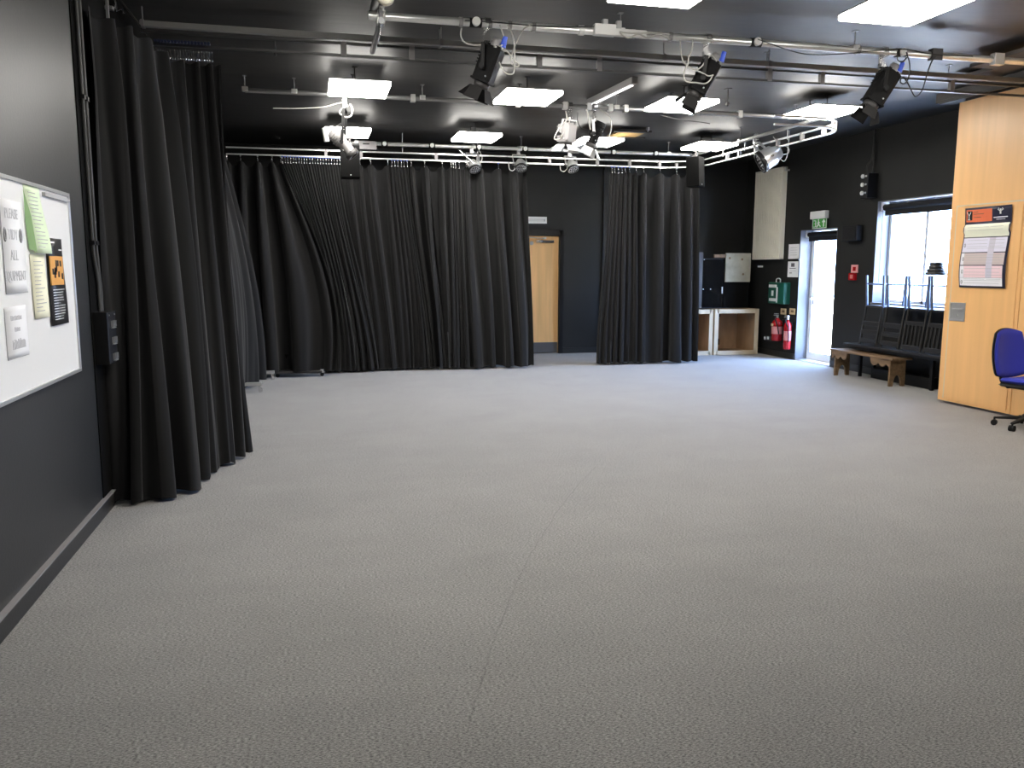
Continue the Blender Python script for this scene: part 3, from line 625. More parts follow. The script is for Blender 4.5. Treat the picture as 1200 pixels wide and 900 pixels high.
# ------------------------------------------------------------------ stage lanterns
def hookclamp(mb, top, r=.03, w=.022, drop=.10):
    """flat hook over a bar centred at top, going down to drop"""
    x, y, z = top
    for k in range(7):
        a0, a1 = -PI*.1+PI*1.15*k/7, -PI*.1+PI*1.15*(k+1)/7
        p = [Vector((x, y+rr*math.cos(a), z+rr*math.sin(a))) for a in (a0, a1) for rr in (r, r+.012)]
        vs = [v+Vector((s*w, 0, 0)) for s in (-1, 1) for v in p]
        mb.add(vs, [(0,1,3,2),(4,6,7,5),(0,4,5,1),(2,3,7,6),(0,2,6,4),(1,5,7,3)])
    mb.box(x-w, x+w, y+r-.004, y+r+.012, z-drop, z)
    mb.box(x-w, x+w, y-.01, y+r+.012, z-drop-.02, z-drop+.01)
    mb.cyl((x, y-r-.03, z-.04), (x, y+r+.01, z-.04), .008, n=8); return mb
def frame(o, aim, roll=0):
    a = Vector(aim).normalized(); side = a.cross(Vector((0, 0, 1)))
    side = side.normalized() if side.length > 1e-3 else Vector((1, 0, 0)); up = side.cross(a)
    m = Matrix((side, a, up)).transposed().to_4x4(); m.translation = Vector(o); return m @ Matrix.Rotation(roll, 4, 'Y')
def fresnel(label, top, cen, aim, L=.30, w=.085, doors=True, plug=True, body='lant', doorm='flap', group='black lanterns on the bars', yoke='black', barrel=False, clampm='chrome', dl=.10, open_=.55):
    # top: bar centre, cen: body centre, aim: direction of light; local Y runs along the beam
    t = thing('stage_lantern', top, label, 'stage light', group); m = frame(cen, aim)
    side = (m.to_3x3() @ Vector((1, 0, 0)))
    piv = Vector((cen[0], cen[1], cen[2])); apex = Vector((top[0], top[1], top[2]-.13))
    hookclamp(MB(), top).build('hook_clamp', M[clampm], t)
    a1, a2 = piv+side*(w+.02), piv-side*(w+.02)
    up = (apex-piv).normalized(); g = max((apex-piv).length-.02, .05)
    mb = MB()
    for a in (a1, a2):
        s_ = .012; f = Matrix((side, up.cross(side).normalized(), up)).transposed().to_4x4(); f.translation = a
        mb.box(-.004, .004, -.014, .014, -.02, g, mtx=f)
    f.translation = piv; mb.box(-(w+.024), w+.024, -.014, .014, g-.004, g+.004, mtx=f)
    mb.cyl(apex+Vector((0, 0, .03)), piv+up*g, .01, n=10); mb.build('yoke', M[yoke], t, .001)
    MB().cyl(a1+side*.03, a1, .022, .016, n=12).build('yoke_knob', M['bplas'], t); MB().cyl(a2-side*.03, a2, .022, .016, n=12).build('yoke_knob', M['bplas'], t)
    h = L/2; mb = MB()
    if barrel:
        mb.lathe(m @ Vector((0, -h, 0)), m.to_3x3() @ Vector((0, 1, 0)), [(0, .001), (0, w*.7), (.03, w*.95), (L*.45, w*.95), (L*.5, w*.75), (L*.95, w*.75), (L*.95, w*.85), (L, w*.85), (L, w*.6)])
        for k in range(5): mb.lathe(m @ Vector((0, -h+.05+k*.022, 0)), m.to_3x3() @ Vector((0, 1, 0)), [(0, w*.9), (0, w*1.04), (.008, w*1.04), (.008, w*.9)])
    else:
        poly = [(-w, -w*.8), (-w*.7, -w*1.15), (w*.7, -w*1.15), (w, -w*.8), (w, w*.8), (w*.7, w*1.15), (-w*.7, w*1.15), (-w, w*.8)]
        mb.prism(poly, lambda u, v, q: m @ Vector((u, -h+q, v)), L*.86)
        for k in range(6): mb.box(-w*.9, w*.9, -h+.02+k*.022, -h+.028+k*.022, w*1.15, w*1.28, mtx=m)
        mb.box(-w*.6, w*.6, -h-.02, -h, -w*.7, w*.7, mtx=m)
        mb.box(-w*1.05, w*1.05, h-.06, h-.045, -w*1.2, w*1.2, mtx=m)
    mb.build('body', M[body], t, .003)
    ax = m.to_3x3() @ Vector((0, 1, 0))
    MB().lathe(m @ Vector((0, h-.05, 0)), ax, [(0, w*.6), (0, w*.96), (.05, w*.96), (.05, w*.82), (.03, w*.80)]).build('lens_ring', M['dgrey'], t)
    MB().lathe(m @ Vector((0, h-.03, 0)), ax, [(0, w*.82), (.012, w*.6), (.02, .001)]).build('lens', M['silver'], t)
    mb = MB()
    for sx in (-1, 1):
        for sz in (-1, 1): mb.lathe(m @ Vector((sx*(w+.002), -h*.6 if sz > 0 else h*.4, sz*w*.6)), side*sx, [(0, .007), (.003, .007), (.004, .001)], n=8)
    mb.build('screw', M['silver'], t)
    if doors:
        for k in range(4):
            mm = m @ Matrix.Translation((0, h, 0)) @ Matrix.Rotation(k*PI/2, 4, 'Y') @ Matrix.Translation((0, 0, w*.98)) @ Matrix.Rotation(open_*(1 if k % 2 == 0 else .75), 4, 'X')
            W0, W1 = w*.8, w*(1.3 if k % 2 == 0 else .95)
            MB().prism([(-W0, 0), (W0, 0), (W1, dl), (-W1, dl)], lambda u, v, q: mm @ Vector((u, v, q)), .003).build('barn_door', M[doorm], t)
    if plug:
        pp = m @ Vector((0, -h, 0)) + Vector((.055, -.03, .0)); q = pp + Vector((.018, -.012, .075))
        MB().cyl(pp, q, .022, .018, n=12).build('blue_plug', M['bluep'], t)
        MB().cyl(m @ Vector((0, -h-.015, .0)), pp, .016, n=12).build('cable_gland', M['silver'], t)
        MB().lathe(m @ Vector((0, -h-.07, 0)), m.to_3x3() @ Vector((0, 1, 0)), [(0, .001), (0, w*.5), (.02, w*.62), (.03, w*.5), (.05, w*.7), (.06, w*.7)]).build('lamp_cap', M['grey'], t)
    return t
def cab(t, pts, Y, m='cable', r=.0055, name='cable', wob=.0):
    P3 = []
    for i, p in enumerate(pts): P3.append(at(p[0], p[1], Y=Y+wob*math.sin(i*1.7)))
    o = MB().tube(P3, r, n=6, smooth=5).build(name, M[m], t)
    return o
def P_(px, py, Y): v = at(px, py, Y=Y); return (v.x, v.y, v.z)
f1 = fresnel('black barn-door lantern with blue plug under the bright bar, left of centre', (at(571,35,Y=Y1p).x, Y1p, Z1p), P_(571,80,Y1p+.03), (-.32,.22,-.9), L=.30, w=.064)
cab(f1, [(541,33),(540,42),(545,50),(556,53),(566,52)], Y1p-.05); cab(f1, [(586,29),(590,42),(592,50),(586,54),(576,56)], Y1p-.05)
cab(f1, [(595,29),(601,42),(603,58),(603,72),(602,85),(596,87),(590,83),(585,73)], Y1p-.06); cab(f1, [(624,28),(614,34),(606,48),(600,64),(599,74),(606,78),(608,76),(603,71),(594,60),(587,58)], Y1p-.04)
f2 = fresnel('black barn-door lantern with blue plug in a tangle of pale cable, mid bar', (at(829,48,Y=Y1p).x, Y1p, Z1p), P_(824,94,Y1p+.03), (-.42,.2,-.85), L=.30, w=.064)
cab(f2, [(797,47),(798,60),(800,70),(806,78),(815,82),(822,78),(828,70),(834,65),(840,72)], Y1p-.05); cab(f2, [(812,46),(811,58),(807,68),(806,76),(802,83),(802,92),(806,96),(816,97),(826,98),(832,94),(835,88)], Y1p-.07)
cab(f2, [(815,82),(824,86),(830,89),(836,88)], Y1p-.06)
f3 = fresnel('black barn-door lantern with blue plug at the right end of the bright bar', (at(1036,62,Y=Y1p).x, Y1p, Z1p), P_(1031,106,Y1p+.03), (-.50,.1,-.85), L=.34, w=.068)
cab(f3, [(1062,61),(1066,75),(1065,90),(1060,98),(1055,96),(1058,90),(1064,98),(1070,110),(1074,113),(1081,105),(1087,85),(1092,72),(1097,66)], Y1p-.05, 'bcable'); cab(f3, [(1052,60),(1052,70),(1058,72),(1063,67)], Y1p-.05, 'bcable')
f4 = fresnel('grey boxy lantern pointing straight down in the centre of the ceiling', (at(668,128,Y=Y2).x, Y2, Z2), P_(664,158,Y2), (-.05,.1,-1), L=.22, w=.08, body='grey', doorm='white', yoke='silver', plug=False, group='lanterns on the middle bar', open_=.9, dl=.1)
cab(f4, [(663,130),(664,140),(657,148),(651,158),(650,163),(656,162),(662,152),(667,144),(666,138),(662,146)], Y2-.06); cab(f4, [(677,132),(677,142),(681,150),(690,153),(696,151)], Y2-.06, 'bcable')
f5 = fresnel('black barrel lantern with pale barn doors right of the grey boxy lantern', (at(697,130,Y=Y2).x, Y2, Z2), P_(698,158,Y2), (-.35,.2,-.9), L=.30, w=.07, doorm='white', plug=False, group='lanterns on the middle bar', barrel=True, yoke='silver', open_=.8, dl=.11)
cab(f5, [(703,128),(712,134),(716,142),(716,152),(713,162)], Y2-.04, 'cable'); cab(f5, [(688,128),(690,140),(692,152)], Y2-.05, 'cable', .009)
f6 = fresnel('ribbed profile lantern hanging above the left speaker box', (at(404,114,Y=Y2).x, Y2, Z2), P_(402,168,Y2), (.55,-.1,-.65), L=.34, w=.075, body='grey', doors=False, plug=False, group='lanterns on the middle bar', barrel=True, clampm='chrome')
cab(f6, [(404,110),(404,119),(396,121),(386,124),(374,126),(350,127),(320,127)], Y2-.05, 'cable'); cab(f6, [(410,122),(413,128),(411,136),(404,137),(398,132),(402,127),(408,124)], Y2-.05, 'cable', .010); cab(f6, [(378,152),(381,148),(390,149),(398,146),(402,143)], Y2-.03, 'bcable')
MB().cyl(at(380,150,Y=Y2-.04), at(383,166,Y=Y2-.04), .03, n=12).build('lens_tube', M['white'], f6)
# silver par cans
def parcan(label, top, cen, aim, L=.24, r=.12, cabs=(), led=True, clampm='silver', group='silver par cans'):
    t = thing('par_can', top, label, 'stage light', group); m = frame(cen, aim); ax = m.to_3x3() @ Vector((0, 1, 0)); side = m.to_3x3() @ Vector((1, 0, 0)); h = L/2
    hookclamp(MB(), top, drop=.07).build('hook_clamp', M[clampm], t)
    MB().lathe(m @ Vector((0, -h, 0)), ax, [(0, .001), (0, r*.55), (L*.25, r*.75), (L*.35, r*.95), (L*.9, r*.95), (L, r*.95), (L, r*.85)]).build('can', M['silver'], t)
    MB().lathe(m @ Vector((0, h*.62, 0)), ax, [(0, r*.96), (0, r*1.04), (L*.19, r*1.04), (L*.19, r*.86), (L*.12, r*.84)]).build('front_ring', M['black'], t)
    MB().lathe(m @ Vector((0, h*.86, 0)), ax, [(0, r*.86), (.002, .001)]).build('front_face', M['bplas'], t)
    mb = MB()
    for ring, cnt in ((.0, 1), (.38, 6), (.68, 12)):
        for k in range(cnt):
            a = 2*PI*k/cnt; mb.lathe(m @ Vector((r*ring*math.cos(a), h*.86+.002, r*ring*math.sin(a))), ax, [(0, r*.10), (.004, r*.08), (.005, .0005)], n=8)
    mb.build('lamp_cells', M['silver'], t)
    apex = Vector((top[0], top[1], top[2]-.09)); piv = Vector(cen); up = (apex-piv).normalized(); g = (apex-piv).length
    f = Matrix((side, up.cross(side).normalized(), up)).transposed().to_4x4(); mb = MB()
    for s_ in (-1, 1): f.translation = piv+side*s_*(r+.012); mb.box(-.003, .003, -.016, .016, -.015, g, mtx=f)
    f.translation = piv; mb.box(-(r+.015), r+.015, -.016, .016, g-.004, g+.003, mtx=f); mb.build('yoke', M['silver'], t, .001)
    MB().cyl(piv+side*(r+.04), piv+side*r, .016, n=12).build('yoke_knob', M['dgrey'], t); MB().cyl(piv-side*(r+.04), piv-side*r, .016, n=12).build('yoke_knob', M['dgrey'], t)
    for c in cabs: cab(t, c, cen[1]-.03, 'cable', .006)
    return t
parcan('large silver par can with a black ring hanging over the white radiator', (5.84, 10.35, 3.25), (at(902,184,X=5.84).x, at(902,184,X=5.84).y, at(902,184,X=5.84).z), (-.80,.25,-.50), L=.30, r=.14,
       cabs=[[(906,160),(913,170),(916,178),(912,181),(923,180),(924,174),(918,170)], [(925,153),(924,168),(922,184),(918,189),(912,183)]])
for px, py, lab, a in ((555, 197, 'small par can on the back bar, leftmost of the three facing the room', (.15,-.55,-.8)), (610, 196, 'small par can on the back bar beside the edge of the curtain gap', (-.05,-.6,-.75)), (670, 197, 'small par can on the back bar above the bare black wall', (.12,-.55,-.8))):
    c = at(px, py-3, Y=Y3-.05); tp = at(px-2, 176, Y=Y3)
    parcan(lab, (tp.x, Y3, Z3), (c.x, c.y, c.z), a, L=.17, r=.085, group='small par cans on the back bar', cabs=[[(px-14, py-6), (px-13, py+2), (px-9, py+4), (px-5, py)]] if px > 560 else [[(px+6, py-22), (px+10, py-12), (px+7, py-4)]])
tag(MB().tube([at(538,176,Y=Y3-.1), at(547,184,Y=Y3-.1), at(558,194,Y=Y3-.12)], .015, n=8).build('bar_arm', M['chrome']), 'angled silver arm bracing the leftmost small par can', 'bracket')
# clamps in the top left corner
c = at(133, 10, Y=6.2); t = thing('rigging_clamp', (c.x, c.y, c.z), 'small silver rigging clamp in the dark corner above the left foreground curtain', 'clamp')
MB().box(c.x-.05, c.x+.0, c.y-.02, c.y+.02, c.z-.012, c.z+.012).build('clamp_arm', M['silver'], t, .003)
MB().tube([(c.x+.01, c.y, c.z+.05), (c.x+.02, c.y, c.z-.02), (c.x+.05, c.y, c.z+.0), (c.x+.06, c.y, c.z-.025)], .009, n=8).build('clamp_hook', M['chrome'], t)
MB().cyl((c.x+.01, c.y, c.z+.01), (c.x+.01, c.y, H), .006, n=8).build('drop_rod', M['dgrey'], t)
c = at(127, 28, Y=6.0); tag(MB().box(c.x-.018, c.x+.018, c.y-.015, c.y+.0, c.z-.013, c.z+.013).box(c.x-.008, c.x+.008, c.y-.012, c.y+.01, c.z+.013, H).build('cord_tag', M['silver']), 'tiny pale tag on a cord near the conduits in the upper left', 'tag')
o = MB().tube([at(x, y, Y=6.3) for x, y in ((141,0), (152,14), (165,31))], .006, n=6).build('draw_cord', M['dgrey']); tag(o, 'slack draw cord running down to the flat grey rail at the upper left', 'cord')
# cable swags lying on the bright bar
zc = [(726,36),(736,40),(748,38),(760,40),(772,38),(785,42)]
for dy, lab in ((0, 'upper pale cable swagged along the bright bar right of the wiring box'), (3, 'lower pale cable looping along the bright bar right of the wiring box')):
    o = MB().tube([at(x, y+dy+(1.5 if i % 2 else -1)*(1 if dy else -1), Y=Y1p-.06) for i, (x, y) in enumerate(zc)], .006, n=6, smooth=5).build('cable', M['cable']); tag(o, lab, 'cable')
o = MB().tube([at(x, y, Y=Y1p-.04) for x, y in ((545,24),(580,26),(640,31),(690,31),(700,30))], .004, n=6, smooth=4).build('cable', M['bcable']); tag(o, 'thin black cable along the left half of the bright bar', 'cable')
o = MB().tube([at(x, y, Y=Y1p-.05) for x, y in ((888,46),(905,52),(925,59),(950,64),(990,63),(1030,59),(1062,58),(1090,63),(1140,66))], .004, n=6, smooth=4).build('cable', M['bcable']); tag(o, 'thin black cable drooping along the right half of the bright bar', 'cable')
o = MB().tube([at(x, y, Y=Y2) for x, y in ((774,135),(795,140),(820,143),(832,145))], .005, n=6, smooth=4).build('cable', M['bcable']); tag(o, 'thin cable trailing under the middle bar', 'cable')

# ------------------------------------------------------------------ hanging speakers
def speaker(label, x0, x1, y, z0, z1, rz, grille):
    cx = (x0+x1)/2; t = thing('wall_speaker', (cx, y, z0), label, 'speaker', 'black box speakers'); w, hgt, dp = (x1-x0), z1-z0, .20
    m = Matrix.Translation((cx, y, z0)) @ Matrix.Rotation(rz, 4, 'Z') @ Matrix.Rotation(-.05, 4, 'X')
    MB().box(-w/2, w/2, -dp/2, dp/2, 0, hgt, mtx=m).build('cabinet', M['matt'], t, .008)
    if grille: MB().box(w/2-.002, w/2+.012, -dp/2+.008, dp/2-.008, .01, hgt-.01, mtx=m).build('grille', M['grey'], t, .003)
    MB().cyl(m @ Vector((0, -dp/2-.003, .03)), m @ Vector((0, -dp/2, .03)), .008, n=10).build('badge', M['silver'], t)
    MB().box(-.03, .03, -.03, .03, hgt, hgt+.03, mtx=m).cyl(m @ Vector((0, 0, hgt)), (cx, y, Z3-.02), .012, n=10).build('hanging_bracket', M['dgrey'], t)
    return t
speaker('black speaker box hanging at the left end of the back bar', .425, .675, 11.6, 2.695, 3.12, 0, False)
speaker('black speaker box with pale grille side at the right end of the back bar', 5.47, 5.70, 11.6, 2.70, 3.13, .75, True)
# ------------------------------------------------------------------ radiator on right wall
ra = thing('wall_radiator', (XR-.05, 13.1, 1.655), 'tall cream ribbed radiator mounted high on the right wall', 'radiator')
ry0, ry1, rz0, rz1 = 12.66, 13.55, 1.655, 3.178
mb = MB(); n = 15; vs = []
MB().box(XR-.045, XR-.012, ry0+.02, ry1-.02, rz0+.01, rz1-.01).build('back_panel', M['cream'], ra, .003)
st = (ry1-ry0-.04)/n; prof = []
for k in range(n):
    y = ry0+.02+k*st; prof += [(XR-.090, y+st*.04), (XR-.090, y+st*.56), (XR-.048, y+st*.58), (XR-.048, y+st*1.02)]
vs = [(x, y, z) for x, y in prof for z in (rz0+.02, rz1-.03)]
mb.add(vs, [(2*i, 2*i+2, 2*i+3, 2*i+1) for i in range(len(prof)-1)]); mb.mi = [1 if i % 4 == 2 else 0 for i in range(len(mb.f))]; mb.build('front_panel', [M['cream'], M['groove_shade']], ra)
MB().box(XR-.095, XR-.012, ry0-.0, ry0+.022, rz0, rz1).box(XR-.095, XR-.012, ry1-.022, ry1, rz0, rz1).build('side_panel', M['cream'], ra, .003)
MB().box(XR-.096, XR-.01, ry0, ry1, rz1-.03, rz1).build('top_grille', M['cream'], ra, .003)
MB().box(XR-.093, XR-.01, ry0, ry1, rz0, rz0+.02).build('bottom_trim', M['cream'], ra, .003)
MB().cyl((XR-.06, ry1+.03, 2.98), (XR-.0, ry1+.03, 2.98), .02, n=12).box(XR-.07, XR-.04, ry1, ry1+.04, 2.96, 3.03).build('valve', M['silver'], ra)
MB().cyl((XR-.06, ry0-.03, 3.12), (XR, ry0-.03, 3.12), .016, n=12).box(XR-.07, XR-.05, ry0-.04, ry0, 3.10, 3.16).build('valve', M['silver'], ra)
# ------------------------------------------------------------------ right wall fittings
XM = Matrix(((0,0,-1,0),(-1,0,0,0),(0,1,0,0),(0,0,0,1)))   # text plane on the right wall, reads towards -Y
def wsheet(name, y0, y1, z0, z1, label, m='paper', th=.004):
    return tag(MB().box(XR-th-.001, XR-.001, y0, y1, z0, z1).build(name, M[m], loc=(XR, (y0+y1)/2, z0)), label, 'notice')
n1 = wsheet('wall_notice', 12.22, 12.53, 1.66, 1.90, 'white notice left of the outside door, the upper of two')
n2 = wsheet('wall_notice', 12.22, 12.53, 1.36, 1.62, 'white notice with a small dark picture, the lower of two beside the door')
mb = MB(); [mb.box(XR-.0065, XR-.0055, 12.27, 12.47, z, z+.006) for z in (1.72, 1.76, 1.80, 1.84)]; mb.build('print_lines', M['ink'], n1)
MB().box(XR-.007, XR-.0055, 12.33, 12.43, 1.53, 1.59).box(XR-.007, XR-.0055, 12.29, 12.47, 1.50, 1.51).build('printed_picture', M['dink'], n2)
MB().box(XR-.0065, XR-.0055, 12.40, 12.47, 1.42, 1.44).box(XR-.0065, XR-.0055, 12.28, 12.45, 1.46, 1.465).build('print_lines', M['ink'], n2)
tag(MB().box(XR-.03, XR, 12.19, 12.55, 1.635, 1.655).build('notice_ledge', M['black']), 'thin black ledge between the two white notices', 'ledge')
ex = thing('exit_light', (XR-.04, 11.65, 2.14), 'white emergency light with a green running-man sign above the outside door', 'exit sign')
MB().box(XR-.075, XR, 11.46, 11.86, 2.27, 2.39).build('light_body', M['white'], ex, .012)
MB().box(XR-.045, XR-.037, 11.45, 11.82, 2.12, 2.28).build('sign_plate', M['sgreen'], ex)
MB().box(XR-.0465, XR-.0445, 11.45, 11.82, 2.12, 2.132).box(XR-.0465, XR-.0445, 11.45, 11.462, 2.12, 2.28).box(XR-.0465, XR-.0445, 11.808, 11.82, 2.12, 2.28).build('sign_border', M['white'], ex)
xg = XR-.047
mb = MB()
def st_(pts, r): mb.tube([(xg, y, z) for y, z in pts], r, n=6)
st_([(11.52, 2.145), (11.52, 2.24)], .010); st_([(11.49, 2.215), (11.52, 2.25), (11.55, 2.215)], .010)
st_([(11.66, 2.235), (11.65, 2.195), (11.68, 2.165), (11.70, 2.145)], .010); st_([(11.65, 2.195), (11.625, 2.165), (11.60, 2.15)], .009); st_([(11.62, 2.21), (11.66, 2.222), (11.69, 2.20)], .007); mb.lathe((xg, 11.66, 2.252), (-1, 0, 0), [(0, .014), (.004, .012), (.005, .001)], n=12)
st_([(11.78, 2.245), (11.73, 2.245), (11.73, 2.15), (11.78, 2.15)], .007); st_([(11.76, 2.20), (11.73, 2.20)], .005)
mb.build('pictogram', M['white'], ex)
sb = thing('socket_box', (XR-.08, 10.44, 2.49), 'black socket box with three pale sockets high on the right wall', 'socket box')
MB().box(XR-.16, XR, 10.36, 10.52, 2.49, 2.83).build('box', M['black'], sb, .004)
for k in range(3):
    z = 2.79-.115*k; MB().lathe((XR-.16, 10.47, z), (-1, 0, 0), [(0, .030), (.018, .030), (.024, .024), (.025, .001)], n=16).build('socket', M['white'], sb)
    MB().lathe((XR-.16, 10.40, z), (-1, 0, 0), [(0, .014), (.012, .014), (.013, .001)], n=12).build('neon', M['silver'], sb)
MB().tube([(XR-.09, 10.49, 2.83), (XR-.09, 10.49, 2.95), (XR-.05, 10.45, 3.06), (XR-.04, 10.44, 3.44)], .010, n=8, smooth=4).tube([(XR-.07, 10.40, 2.83), (XR-.06, 10.39, 2.95), (XR-.045, 10.43, 3.06), (XR-.03, 10.44, 3.44)], .010, n=8, smooth=4).build('feed_cable', M['bcable'], sb)
sp = thing('wall_speaker', (XR-.1, 10.72, 1.9), 'small black speaker on the right wall between door and window', 'speaker', 'black box speakers')
MB().box(XR-.12, XR-.02, 10.60, 10.95, 1.90, 2.13).build('cabinet', M['bplas'], sp, .012)
MB().box(XR-.126, XR-.118, 10.63, 10.92, 1.93, 2.10).build('grille', M['bplas'], sp, .003)
MB().box(XR-.03, XR, 10.64, 10.80, 1.96, 2.10).build('bracket', M['black'], sp)
fc = thing('fire_call_point', (XR-.02, 10.76, 1.34), 'red fire alarm call point with its white and red sign on the right wall', 'call point')
MB().box(XR-.045, XR, 10.70, 10.84, 1.335, 1.44).build('call_box', M['red'], fc, .006)
MB().box(XR-.047, XR-.044, 10.735, 10.80, 1.36, 1.415).build('glass_face', mat('pale_red', (.55,.16,.14), .4), fc)
MB().box(XR-.012, XR, 10.68, 10.83, 1.445, 1.56).build('sign', mat('pink_sign', (.72,.32,.30), .5), fc)
MB().box(XR-.0135, XR-.012, 10.72, 10.79, 1.47, 1.53).build('symbol', M['red'], fc)
fa = thing('first_aid_box', (XR-.06, 12.64, .905), 'dark green first aid box with white lettering and handle on the right wall', 'first aid box')
MB().box(XR-.13, XR, 12.42, 12.90, .91, 1.27).build('case', M['green'], fa, .012)
MB().tube([(XR-.09, 12.72, 1.265), (XR-.09, 12.72, 1.32), (XR-.09, 12.66, 1.335), (XR-.09, 12.60, 1.32), (XR-.09, 12.60, 1.265)], .010, n=8, smooth=3).build('handle', M['white'], fa)
mb = MB().box(XR-.134, XR-.13, 12.64, 12.88, 1.18, 1.23).box(XR-.134, XR-.13, 12.64, 12.86, .95, 1.0).box(XR-.134, XR-.13, 12.73, 12.79, 1.04, 1.13).box(XR-.134, XR-.13, 12.60, 12.64, .93, 1.19); mb.build('white_print', M['white'], fa)
for y, z, lab in ((12.60, .73, 'beige label plate above the fatter fire extinguisher'), (12.33, .745, 'pale gold label plate above the slimmer fire extinguisher')):
    o = tag(MB().box(XR-.006, XR, y-.085, y+.085, z, z+.10).build('label_plate', M['label']), lab, 'label'); MB().box(XR-.008, XR-.006, y-.04, y+.04, z+.035, z+.07).build('print', M['brown'], o)
def extinguisher(y, z0, z1, r, label, co2):
    x = XR-.035-r; t = thing('fire_extinguisher', (x, y, z0), label, 'fire extinguisher', 'red fire extinguishers'); h = z1-z0
    MB().lathe((x, y, z0), (0, 0, 1), [(0, .001), (0, r*.9), (.01, r), (h-.10, r), (h-.06, r*.85), (h-.03, r*.45), (h, r*.3), (h, .001)], n=28).build('cylinder', M['red'], t)
    MB().lathe((x, y, z0+h*.30), (0, 0, 1), [(0, r+.001), (h*.32, r+.001)], n=28).build('label_band', mat('faded_pink', (.62,.25,.24), .5), t)
    if not co2: MB().box(x-r-.003, x-r*.9, y-.02, y+.045, z0+h*.64, z0+h*.74).build('class_panel', mat('cream_panel', (.72,.6,.32), .5), t)
    MB().cyl((x, y, z1), (x, y, z1+.03), .018, n=12).box(x-.02, x+.02, y-.01, y+.09, z1+.03, z1+.042).box(x-.02, x+.02, y-.01, y+.08, z1+.055, z1+.067).build('valve_handle', M['silver'], t, .002)
    MB().tube([(x-.03, y, z1+.02), (x-.07, y-.04, z1-.02), (x-r*.6, y-r-.012, z1-.14), (x-r*.3, y-r-.012, z0+.12)], .010, n=8, smooth=5).build('hose', M['bplas'], t)
    MB().box(XR-.035, XR, y-.03, y+.03, z1-.12, z1-.04).build('bracket', M['black'], t)
extinguisher(12.58, .29, .68, .088, 'fatter red fire extinguisher with a cream panel, left of the pair', False)
extinguisher(12.30, .17, .66, .060, 'taller slim red fire extinguisher, nearer the outside door', True)
so = thing('wall_socket', (XR, 13.05, .25), 'pale double socket with plugs low on the right wall near the cabinets', 'socket')
MB().box(XR-.012, XR, 12.95, 13.18, .245, .33).build('face_plate', M['dgrey'], so, .003)
MB().box(XR-.03, XR-.012, 13.11, 13.15, .26, .31).box(XR-.03, XR-.012, 13.0, 13.05, .27, .32).build('plug', M['white'], so, .003)
MB().box(XR-.006, XR, 13.33, 13.5, 1.52, 1.55).build('wall_tag', M['white']); tag(bpy.data.objects['wall_tag'], 'tiny white tag on the wall under the radiator', 'tag')

# ------------------------------------------------------------------ plywood cabinets and black cupboards
def open_cabinet(x0, x1, y0, y1, h, label, wood):
    t = thing('open_cabinet', ((x0+x1)/2, (y0+y1)/2, 0), label, 'cabinet', 'open plywood cabinets'); k = .045
    for nm, a in (('side_panel', (x0, x0+k, y0, y1, 0, h)), ('side_panel', (x1-k, x1, y0, y1, 0, h)), ('top_panel', (x0+k, x1-k, y0, y1, h-k, h)), ('bottom_panel', (x0+k, x1-k, y0, y1, 0, k)), ('back_panel', (x0+k, x1-k, y1-.02, y1, k, h-k))):
        MB().box(*a).build(nm, M[wood], t, .002)
    f = .02
    MB().box(x0, x0+k+.03, y0-f, y0, 0, h).box(x1-k-.03, x1, y0-f, y0, 0, h).box(x0+k, x1-k, y0-f, y0, h-k-.03, h).box(x0+k, x1-k, y0-f, y0, 0, k+.03).build('front_edging', M['plyedge'], t, .002)
    c = x0+(x1-x0)*.42
    MB().box(c-.02, c+.02, y1-.06, y1-.02, k, h-k).build('back_batten', M['ply'], t)
    for z in (h-.17, .12): MB().box(c+.04, c+.058, y1-.10, y1-.02, z, z+.11).build('hinge', M['black'], t)
    return t
open_cabinet(6.775, 7.62, 13.17, 13.85, .80, 'open-fronted pale plywood cabinet against the back right corner', 'ply')
open_cabinet(5.93, 6.765, 13.20, 13.85, .795, 'open plywood cabinet partly hidden by the free-standing curtain panel', 'ply')
t = thing('black_cupboard', (7.1, 13.65, .80), 'black painted cupboard standing on the plywood cabinets', 'cupboard')
MB().box(6.62, 7.55, 13.42, 13.95, .805, 1.67).build('carcass', M['black'], t, .003)
MB().box(6.64, 7.035, 13.40, 13.42, .82, 1.66).build('door', M['matt'], t, .003); MB().box(7.045, 7.54, 13.40, 13.42, .82, 1.66).build('door', M['matt'], t, .003)
MB().box(7.01, 7.03, 13.385, 13.40, 1.06, 1.18).build('handle', M['white'], t, .003)
for z, x in ((1.65, 6.66), (1.14, 6.66), (1.14, 6.80)): MB().cyl((x, 13.395, z), (x, 13.402, z), .008, n=8).build('screw', M['silver'], t)
tag(MB().box(6.50, 6.62, 13.36, 13.40, .805, 1.775).build('leaning_board', M['dgrey'], bevel=.003), 'scuffed dark upright board left of the black cupboard', 'board')
o = tag(MB().box(7.06, 7.54, 13.365, 13.395, 1.265, 1.765).build('notice_board', M['creamboard'], bevel=.003), 'stained cream board fixed across the upper right of the black cupboard', 'board')
for x, z in ((7.37, 1.66), (7.13, 1.68), (7.40, 1.40)): MB().lathe((x, 13.365, z), (0, -1, 0), [(0, .02), (.001, .015), (.0015, .001)], n=9).build('stain', M['brown'], o)
tag(MB().box(6.84, 7.06, 13.38, 13.42, 1.69, 1.745).build('timber_batten', M['brown'], bevel=.003), 'short brown timber batten beside the stained cream board', 'batten')

